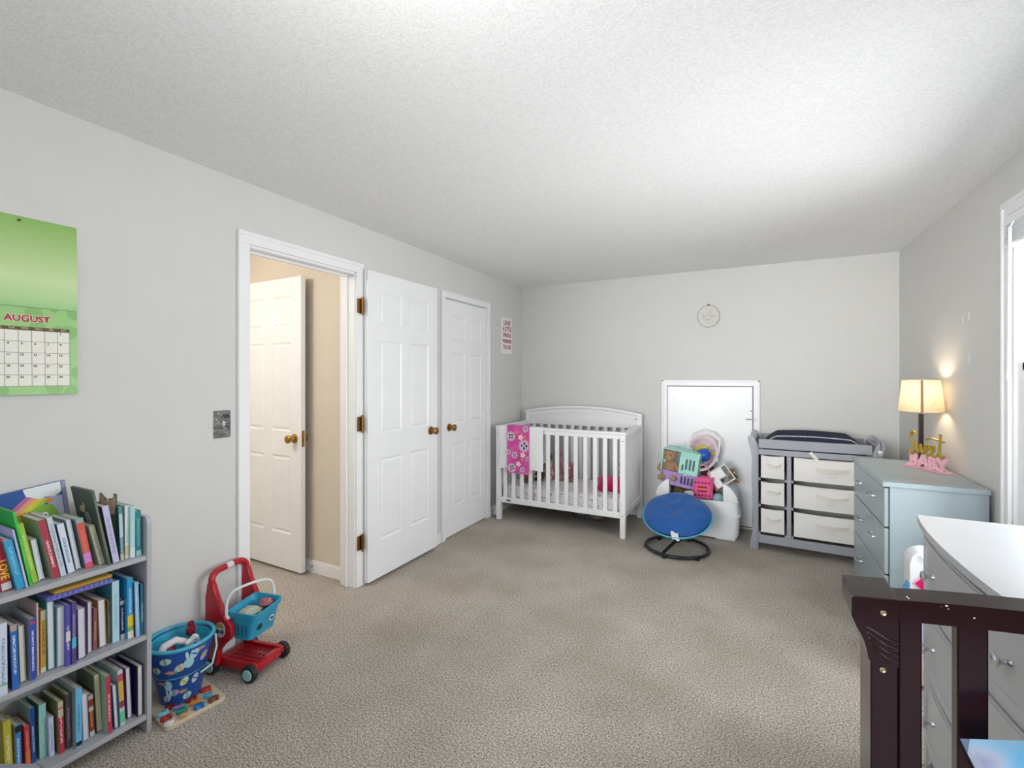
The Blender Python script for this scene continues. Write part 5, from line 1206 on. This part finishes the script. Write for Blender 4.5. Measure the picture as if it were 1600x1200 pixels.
for i in range(9): prism(b, [(-2.147, Z1 + .02 + i * .024), (-2.131, Z1 + .026 + i * .024), (-2.131, Z1 + .034 + i * .024), (-2.147, Z1 + .040 + i * .024)], 'y', .8829, .8836)
obj('white_mark', b, mat('e0e2e2', .7), t)
# rainbow picture book against the wall
t = thing('rainbow_book', 'large rainbow and night sky picture book standing behind the other top-shelf books', 'book', (-2.232, .62, Z1), G1)
M = Matrix.Translation((-2.2385, .790, Z1 + .03)) @ Matrix.Rotation(R(6.5), 4, 'X')
W2, H2 = .31, .272
obj('cover', B(0, .007, -W2 + .002, 0, 0, H2), mat('1d4f9c', .3), t, M=M)
obj('spine', B(0.0005, .0072, 0, .012, 0, H2), mat('8d90a6', .4), t, M=M)
def flat(poly, x, c, nm='printed_shape'):
    bm = bmesh.new(); prism(bm, poly, 'x', x, x + .0004); return obj(nm, bm, mat(c, .35), t, M=M)
def arcband(cy, cz, r0, r1, a0, a1, n=14): return [(cy + r0 * math.cos(R(a0 + (a1 - a0) * i / n)), cz + r0 * math.sin(R(a0 + (a1 - a0) * i / n))) for i in range(n + 1)] + [(cy + r1 * math.cos(R(a1 - (a1 - a0) * i / n)), cz + r1 * math.sin(R(a1 - (a1 - a0) * i / n))) for i in range(n + 1)]
def clipz(poly): return [(min(max(y, -W2 + .003), -.001), min(max(z, .001), H2 - .001)) for y, z in poly]
for r0_, r1_, c in ((.335, .322, 'c0639a'), (.322, .309, 'e39a7c'), (.309, .292, 'e0c63c'), (.292, .280, 'a8c83a')):
    flat(clipz(arcband(.10, -.03, r1_, r0_, 112, 152)), .0071, c, 'printed_rainbow')
flat(clipz([(-.062 + .0, .225), (-.02, .225), (-.002, .235), (-.002, .271), (-.10, .271), (-.095, .245)]), .0073, 'e6e8ea', 'printed_cloud')
flat([(-.118, .10), (-.10, .15), (-.085, .19), (-.055, .205), (-.03, .195), (-.018, .165), (-.02, .11)], .0074, '7fb23c', 'printed_hill')
flat([(-.022, .09), (-.002, .09), (-.002, .222), (-.05, .228), (-.03, .17)], .0073, 'b9bdd2', 'printed_sky')
for (y, z, r, c) in ((-.055, .165, .010, 'e9efe6'), (-.054, .164, .005, '27454f'), (-.038, .212, .009, 'e0943c'), (-.175, .215, .008, 'e6e6a8'), (-.19, .14, .017, 'cfe0f5'), (-.165, .15, .014, '9fc6ee'), (-.21, .155, .014, '9fc6ee')):
    flat([(y + r * math.cos(i * .628), z + r * math.sin(i * .628)) for i in range(10)], .0078 if r > .006 else .0083, c)
# thin green tall edge book line and stacked cloth books lying on the row
def cloth_book(lab, x0, x1, y0, y1, z, th, c, tilt, seed, stitch=None):
    t = thing('cloth_book', lab, 'cloth book', ((x0 + x1) / 2, y0, z), 'cloth books lying on the middle shelf row')
    M = Matrix.Translation((0, y0, z)) @ Matrix.Rotation(R(tilt), 4, 'X')
    bm = bmesh.new(); vs = box(bm, x0, x1, 0, y1 - y0, 0, th); bmesh.ops.bevel(bm, geom=bm.edges[:], offset=th * .42, segments=3, affect='EDGES', profile=.5)
    obj('cover', bm, mat(c, .95, bump=.4, bscale=160, var=.05, vscale=40), t, M=M, smooth=True)
    if stitch:
        bm = bmesh.new()
        for i in range(12):
            y = .012 + i * (y1 - y0 - .024) / 11; tube(bm, [(x1 + .0005, y, th * .95), (x1 + .001, y - .003, th * .5)], .0009, 5)
        obj('stitch', bm, mat(stitch, .9), t, M=M)
    return t
cloth_book('purple cloth book with stitched edge lying under the yellow one on the middle shelf', -2.19, -2.075, .672, .853, .5975, .018, '7f80cf', -.5, 1, '3c3f70')
cloth_book('mustard yellow cloth book lying on the purple one on the middle shelf', -2.19, -2.078, .690, .853, .6160, .013, 'd0a445', -.3, 2)
cloth_book('green cloth book lying on top of the yellow one on the middle shelf', -2.205, -2.10, .735, .845, .6295, .009, '3f8a6f', 0, 3)
# ---------------- easter bucket ----------------
bc = Vector((-2.121, 1.103, .022))
bk = thing('bucket', 'blue plastic bucket printed with eggs, carrots and rabbits, beside the bookshelf', 'bucket', tuple(bc))
def brad(z): return .070 + (.112 - .070) * min(1, z / .235) if z < .235 else .112
TEAL = mat('3fb0cf', .35, key='bucket_teal'); NAVY = mat('1e4f9e', .35, key='bucket_blue')
def step(z): return brad(z) + (.004 if z > .122 else 0)
bm = lathe(bmesh.new(), [(.070, 0), (step(.06), .06), (step(.116), .116), (step(.124), .124), (step(.18), .18), (step(.228), .228), (.113, .232), (.106, .232), (.09, .12), (.064, .006)], bc, 48); obj('bucket_wall', bm, NAVY, bk, smooth=True)
bm = bmesh.new(); tube(bm, [bc + Vector((.1165 * math.cos(2 * math.pi * i / 48), .1165 * math.sin(2 * math.pi * i / 48), .240)) for i in range(48)], .0075, 8, True)
tube(bm, [bc + Vector(((step(.12) + .001) * math.cos(2 * math.pi * i / 48), (step(.12) + .001) * math.sin(2 * math.pi * i / 48), .120)) for i in range(48)], .0028, 6, True); obj('rim', bm, TEAL, bk, smooth=True)
bm = lathe(bmesh.new(), [(.1055, .233), (.0895, .121), (.0635, .0065)], bc, 48, cap=(False, True)); obj('lining', bm, TEAL, bk, smooth=True)
bm = bmesh.new(); a0 = R(55)
tube(bm, [bc + Vector((.122 * math.cos(a0), .122 * math.sin(a0), .225)), bc + Vector((.130 * math.cos(a0 - .15), .130 * math.sin(a0 - .15), .18)), bc + Vector((.132 * math.cos(a0 - .5), .132 * math.sin(a0 - .5), .13)), bc + Vector((.128 * math.cos(a0 - .9), .128 * math.sin(a0 - .9), .125))], .004, 8)
obj('bucket_handle', bm, mat('bcd8dc', .4), bk, smooth=True)
def onb(poly, off=.0012):
    bm = bmesh.new(); n = len(poly); ca_ = sum(p[0] for p in poly) / n; cz_ = sum(p[1] for p in poly) / n
    def P3(a, z): r = step(z) + off; return bc + Vector((r * math.cos(a), r * math.sin(a), z))
    c = bm.verts.new(P3(ca_, cz_)); m_ = [bm.verts.new(P3(ca_ + (a - ca_) * .5, cz_ + (z - cz_) * .5)) for a, z in poly]; v = [bm.verts.new(P3(a, z)) for a, z in poly]
    for i in range(n):
        k = (i + 1) % n; bm.faces.new((c, m_[i], m_[k])); bm.faces.new((m_[i], v[i], v[k], m_[k]))
    return bm
def el(a, z, ra, rz_, rot=0, n=14, tip=0):
    out = []
    for i in range(n):
        t = 2 * math.pi * i / n; x, y = ra * math.cos(t), rz_ * math.sin(t) * (1 + tip * math.cos(t)); out.append((a + (x * math.cos(rot) - y * math.sin(rot)) / .1, z + x * math.sin(rot) + y * math.cos(rot)))
    return out
eggs = [(-.95, .200, .3), (-.50, .165, .6), (-.05, .205, 1.2), (-.75, .058, .2), (-.35, .098, .8), (.10, .092, 1.2), (-.2, .03, .2), (.35, .175, .9), (-1.35, .16, .2), (-1.1, .035, .4)]
for i, (a, z, ro) in enumerate(eggs):
    obj('printed_egg', onb(el(a, z, .020, .014, ro)), mat(('cfe0c0', 'c9ced6', 'b8dfe0', 'b9a6c8')[i % 4], .4), bk)
    obj('printed_stripe', onb([(q[0], q[1]) for q in el(a, z, .018, .003, ro + 1.4)], .0018), mat(('3fa0b8', 'c4b83c', '3f7fc0')[i % 3], .4), bk)
for a, z, f in ((-.22, .175, 1), (-.98, .092, -1)):
    obj('printed_rabbit', onb(el(a, z, .017, .022, 0)), mat('a8dce8', .4), bk)
    for s in (-1, 1): obj('printed_ear', onb(el(a + s * .07, z + f * .034, .005, .017, -s * .15)), mat('c4e6ee', .4), bk)
for a, z in ((-.85, .150), (-.45, .055), (.12, .215), (-1.3, .10)):
    obj('printed_carrot', onb([(a - .2, z + .002), (a, z + .009), (a + .16, z + .006), (a + .16, z - .006), (a, z - .008)]), mat('c98f80', .4), bk)
    obj('printed_leaf', onb([(a + .16, z + .005), (a + .26, z + .010), (a + .24, z), (a + .26, z - .010), (a + .16, z - .005)]), mat('4f9a80', .4), bk)
zt = bc.z
b = bmesh.new(); tube(b, [bc + Vector(p) for p in ((.00, -.085, .185), (-.005, -.06, .228), (.0, -.02, .236), (.01, .015, .215), (.01, .03, .18))], [.012, .015, .015, .013, .010], 10)
tag(obj('toy_ring', b, mat('e9dfe4', .6), None, bc + Vector((0, -.03, .15)), smooth=True), 'curved white toy arch in the blue bucket', 'toy')
b = bmesh.new(); ball(b, bc + Vector((-.03, -.035, .195)), .03, 2); tag(obj('red_ball', b, mat('a83a40', .4), None, bc + Vector((-.03, -.035, .165)), smooth=True), 'dull red ball behind the white arch in the blue bucket', 'ball')
b = bmesh.new(); Mc = Matrix.Translation(bc + Vector((.03, .045, .19))) @ Matrix.Rotation(R(35), 4, 'X') @ Matrix.Rotation(R(15), 4, 'Y')
prism(b, [(-.012, -.06), (.012, -.06), (.028, .045), (.018, .06), (0, .052), (-.018, .06), (-.028, .045)], 'x', -.008, .008, .003)
pt = thing('cone_toy', 'white wedge-shaped toy with blue dots in the blue bucket', 'toy', tuple(bc + Vector((.03, .045, .13))))
obj('body', b, mat('eceef2', .5), pt, M=Mc); b = bmesh.new(); ball(b, (.009, 0, .03), (.002, .006, .006), 1); ball(b, (.009, .010, .042), (.002, .004, .004), 1); obj('blue_dot', b, mat('2f5fb8', .5), pt, M=Mc)
b = bmesh.new(); ball(b, bc + Vector((-.03, .055, .235)), (.02, .02, .028), 1); ball(b, bc + Vector((-.03, .055, .265)), (.014, .014, .012), 1)
tag(obj('crimson_toy', b, mat('8a1626', .25), None, bc + Vector((-.03, .055, .2))), 'dark crimson faceted toy at the back of the blue bucket', 'toy')
# ---------------- wooden puzzle board and pieces ----------------
Mb = axes((-1.948, 1.19, 0), (-.992, .125, 0), (-.125, -.992, 0))
WOOD = mat('d9c9ae', .55, var=.05, vscale=14, key='pale_wood')
def rrp(w_, h_, r, n=4): return [(cx__ + r * math.cos(R(a0 + 90 * i / n)), cy__ + r * math.sin(R(a0 + 90 * i / n))) for cx__, cy__, a0 in ((w_ - r, h_ - r, 0), (r, h_ - r, 90), (r, r, 180), (w_ - r, r, 270)) for i in range(n + 1)]
pb_ = obj('puzzle_board', prism(bmesh.new(), rrp(.262, .218, .018), 'z', .0005, .0175, .002), WOOD, None, (-2.06, 1.09, 0), M=axes((-1.948, 1.19, 0), (-.992, .125, 0), (-.125, -.992, 0)))
tag(pb_, 'pale wooden puzzle board on the carpet under the blue bucket', 'puzzle')
shapes = {'fish': [(-1, 0), (-.6, .45), (0, .6), (.5, .3), (1, .6), (.85, 0), (1, -.6), (.5, -.3), (0, -.6), (-.6, -.45)],
 'cow': [(-1, .1), (-.95, .55), (-.6, .7), (-.4, .4), (.7, .45), (1, .1), (.85, -.7), (.55, -.7), (.45, -.2), (-.35, -.2), (-.4, -.7), (-.7, -.7), (-.7, -.05)],
 'bird': [(-1, .15), (-.7, .5), (-.3, .45), (.1, .2), (.9, .5), (.75, -.05), (.3, -.5), (-.3, -.6), (-.7, -.2)]}
PC = [('c2443c', 2.081, 1.165, 'red fish-shaped puzzle piece at the back right corner of the board by the bucket', 'fish'), ('49b4cc', 2.021, 1.150, 'cyan puzzle piece near the back right of the wooden board', 'bird'), ('8f5a48', 1.969, 1.146, 'brown puzzle piece at the right corner of the wooden board', 'cow'),
 ('9c2f35', 2.070, 1.104, 'dark red puzzle piece against the bucket, left of the orange piece', 'cow'), ('d98a3c', 2.030, 1.098, 'orange puzzle piece in the middle of the wooden board', 'fish'), ('2f86c8', 1.980, 1.095, 'blue puzzle piece at the front edge of the wooden board, left of the brown one', 'cow'),
 ('8f7ec8', 2.064, 1.051, 'purple puzzle piece behind the teal green one on the board', 'bird'), ('2f9a86', 2.025, 1.047, 'teal green puzzle piece between purple and tan pieces', 'fish'), ('d3a46c', 1.980, 1.042, 'tan puzzle piece on the front edge of the wooden board', 'bird'),
 ('8f2f30', 2.100, 1.040, 'deep maroon puzzle piece at the bucket foot, left of the purple one', 'cow'), ('8fcfe0', 2.085, 1.004, 'pale blue puzzle piece beside the bookshelf end', 'fish'), ('b8453c', 2.034, .998, 'brick red puzzle piece behind the cream one near the bookshelf', 'cow'), ('ece8dc', 1.985, .992, 'cream striped puzzle piece at the left corner of the wooden board', 'bird')]
for i, (c, x, y, lab, shp) in enumerate(PC):
    xx = -1.972 - (x - 1.975) * .78; q = shapes[shp]; s_ = .0185
    t = thing('puzzle_piece', lab, 'puzzle piece', (xx, y, .018), 'chunky puzzle pieces on the wooden board')
    M = Matrix.Translation((xx, y, .0182)) @ Matrix.Rotation(R(70 + (i * 37) % 30), 4, 'Z')
    obj('body', prism(bmesh.new(), [(a * s_ * 1.05, b_ * s_) for a, b_ in q], 'z', 0, .016, .0022), mat(c, .4), t, M=M, smooth=True)
    b = bmesh.new(); ball(b, (-.011, .006, .0165), (.0022, .0022, .001), 1)
    for k in range(3): box(b, -.002 + k * .005, .0 + k * .005, -.005, .005, .0158, .0166)
    obj('painted_mark', b, mat('2a2a2c' if c != 'ece8dc' else '6f6a64', .5), t, M=M)
# ---------------- toy shopping cart ----------------
RD = mat('b8202c', .28, key='red_plastic'); AQ = mat('2f9fc4', .35, key='aqua_plastic'); TY = mat('26282c', .5); HUB = mat('9fc9cc', .4)
sc = thing('toy_shopping_cart', 'red toy shopping cart with a blue basket between bucket and doorway', 'toy cart', (-2.09, 1.37, 0))
Mk = Matrix.Translation((-2.168, 1.250, 0)) @ Matrix.Rotation(R(11), 4, 'Z')
for x, y, s in ((-.010, .0, -1), (.205, .0, -1), (.205, .222, 1), (.02, .222, 1)):
    b = bmesh.new(); lathe(b, [(.001, 0), (.034, 0), (.038, .004), (.038, .020), (.034, .024), (.001, .024)], (0, 0, 0), 24, Matrix.Rotation(R(90 * -s * -1), 4, 'X'))
    w_ = obj('wheel', b, TY, sc, M=Mk @ Matrix.Translation((x, y - s * .002, .0385)), smooth=True)
    b = bmesh.new(); lathe(b, [(.001, 0), (.025, 0), (.022, .003), (.001, .0035)], (0, 0, 0), 20, Matrix.Rotation(R(90 * s * -1), 4, 'X'))
    h_ = obj('hub', b, HUB, sc, M=Mk @ Matrix.Translation((x, y + s * (.0005 if s < 0 else .0005) + (s * .0)  , .0385)), smooth=True)
b = bmesh.new()
prism(b, [(-.02, .034), (.215, .030), (.228, .045), (.225, .066), (.205, .072), (.06, .068), (-.02, .085)], 'y', .028, .045, .004)
prism(b, [(.02, .034), (.215, .030), (.228, .045), (.225, .066), (.205, .072), (.06, .068), (.02, .085)], 'y', .177, .194, .004)
box(b, .195, .228, .045, .177, .032, .068, .006, 2); box(b, -.01, .21, .045, .177, .042, .054, .002)
cyl(b, (-.01, .028, .0385), (-.01, .194, .0385), .007); cyl(b, (.205, .028, .0385), (.205, .194, .0385), .007)
obj('chassis', b, RD, sc, M=Mk, smooth=True)
b = bmesh.new()
for i in range(7):
    for j in range(4): box(b, .03 + i * .023, .044 + i * .023, .060 + j * .028, .078 + j * .028, .0535, .0545)
obj('grille_slot', b, mat('6d1420', .6), sc, M=Mk)
side = [(-.025, .045), (.03, .045), (.028, .085), (.034, .12), (.060, .150), (.100, .172), (.112, .20), (.108, .235), (.088, .258), (.060, .275), (.036, .32), (.020, .37), (.010, .405), (-.008, .425), (-.026, .41), (-.034, .35), (-.034, .25), (-.030, .12)]
for y in (.004, .195):
    obj('side_frame', prism(bmesh.new(), side, 'y', y, y + .024, .006), RD, sc, M=Mk, smooth=True)
b = bmesh.new(); tube(b, sm3([(-.008, .016, .395), (-.012, .018, .430), (-.016, .04, .450), (-.018, .075, .455), (-.018, .15, .455), (-.016, .185, .450), (-.012, .205, .430), (-.008, .207, .395)]), .0145, 12); obj('push_handle', b, RD, sc, M=Mk, smooth=True)
b = bmesh.new(); tube(b, [(-.018, .095, .455), (-.018, .13, .455)], .0158, 12); obj('handle_label', b, mat('e6dcdc', .5), sc, M=Mk, smooth=True)
b = onb(el(0, 0, 1, 1)); b.free(); b = bmesh.new()
lathe(b, [(.001, .0), (.030, 0), (.030, .0012), (.001, .0014)], (0, 0, 0), 24, Matrix.Rotation(R(90), 4, 'X') @ Matrix.Diagonal((.95, 1.15, 1, 1)))
obj('round_sticker', b, mat('e6e0d2', .5), sc, M=Mk @ Matrix.Translation((.052, .0038, .215)))
b = bmesh.new(); prism(b, [(.030 * .9 * math.cos(R(a)), .034 * math.sin(R(a))) for a in range(20, 161, 14)], 'y', -.0022, -.0008); obj('sticker_cap', b, mat('a9a85c', .5), sc, M=Mk @ Matrix.Translation((.052, .0038, .215)))
b = bmesh.new()
for s in (-1, 1): lathe(b, [(.001, 0), (.010, 0), (.010, .0024), (.001, .0026)], (s * .012, 0, -.008), 14, Matrix.Rotation(R(90), 4, 'X'))
obj('sticker_eye', b, mat('5f6f74', .5), sc, M=Mk @ Matrix.Translation((.052, .0038, .215)))
b = bmesh.new()
for s in (-1, 1): lathe(b, [(.001, 0), (.004, 0), (.004, .0032), (.001, .0034)], (s * .012, 0, -.008), 10, Matrix.Rotation(R(90), 4, 'X'))
obj('sticker_pupil', b, mat('1d2022', .5), sc, M=Mk @ Matrix.Translation((.052, .0038, .215)))
def tub(x0, x1, y0, y1, z, r=.02, n=4): 
    L = []
    for cx__, cy__, a0 in ((x1 - r, y1 - r, 0), (x0 + r, y1 - r, 90), (x0 + r, y0 + r, 180), (x1 - r, y0 + r, 270)):
        for i in range(n + 1):
            a = R(a0 + 90 * i / n); zz = z
            L.append(Vector((cx__ + r * math.cos(a), cy__ + r * math.sin(a), z + (.018 * max(0, (cy__ + r * math.sin(a) - .1)) / .1 if z > .24 else 0))))
    return L
bb_ = thing('shopping_basket', 'aqua blue toy basket with a white arched handle sitting in the red cart', 'toy basket', tuple(Mk @ Vector((.14, .11, .165))))
b = rings(bmesh.new(), [tub(.085, .185, .036, .184, .168), tub(.066, .212, .034, .186, .262), tub(.058, .222, .028, .192, .266), tub(.056, .226, .026, .194, .288), tub(.062, .218, .032, .188, .288), tub(.072, .206, .040, .180, .262), tub(.09, .18, .045, .175, .176)]); obj('basket_tub', b, AQ, bb_, M=Mk, smooth=True)
b = bmesh.new(); tube(b, sm3([(.072, .018, .265), (.072, .020, .33), (.085, .035, .372), (.11, .075, .388), (.14, .13, .392), (.152, .18, .378), (.158, .200, .34), (.16, .202, .28)]), .0062, 8)
for p in ((.072, .019, .262), (.16, .203, .28)): cyl(b, (p[0], p[1] - .007, p[2]), (p[0], p[1] + .005, p[2]), .013)
obj('basket_handle', b, mat('e4ebea', .4), bb_, M=Mk, smooth=True)
for y, z, r, c1, c2 in ((.075, .215, .016, '1f4f5c', '16333c'), (.142, .225, .015, 'e4eef0', '223c50')):
    for rr_, c, o_ in ((r, c1, .001), (r * .55, c2, .0025)):
        b = bmesh.new(); lathe(b, [(.0005, 0), (rr_, 0), (rr_, .001), (.0005, .0014)], (0, 0, 0), 16, Matrix.Rotation(R(90), 4, 'Y') )
        xw = .185 + (.212 - .185) * (z - .168) / .094
        obj('printed_eye', b, mat(c, .5), bb_, M=Mk @ Matrix.Translation((xw + o_, y, z)) @ Matrix.Rotation(R(14), 4, 'Y'))
b = bmesh.new()
for i in range(4): box(b, .095 + i * .022, .104 + i * .022, .0325, .036, .185, .235, .001)
obj('side_slot', b, mat('16657f', .6), bb_, M=Mk)
for c, p, r, lab in (('c9cbb8', (.125, .10, .262), (.045, .05, .018), 'green and cream patterned cloth in the aqua toy basket'), ('b86a78', (.16, .155, .285), (.035, .028, .016), 'dusty pink cloth at the back of the aqua toy basket')):
    q = Mk @ Vector(p); o = obj('toy_cloth', ball(bmesh.new(), q, r, 3, .3), print_mat('cloth_' + c, c, [('6f8a70', 60, .25), ('e8e4da', 45, .2)]), None, (q.x, q.y, q.z - r[2]), smooth=True); tag(o, lab, 'cloth')
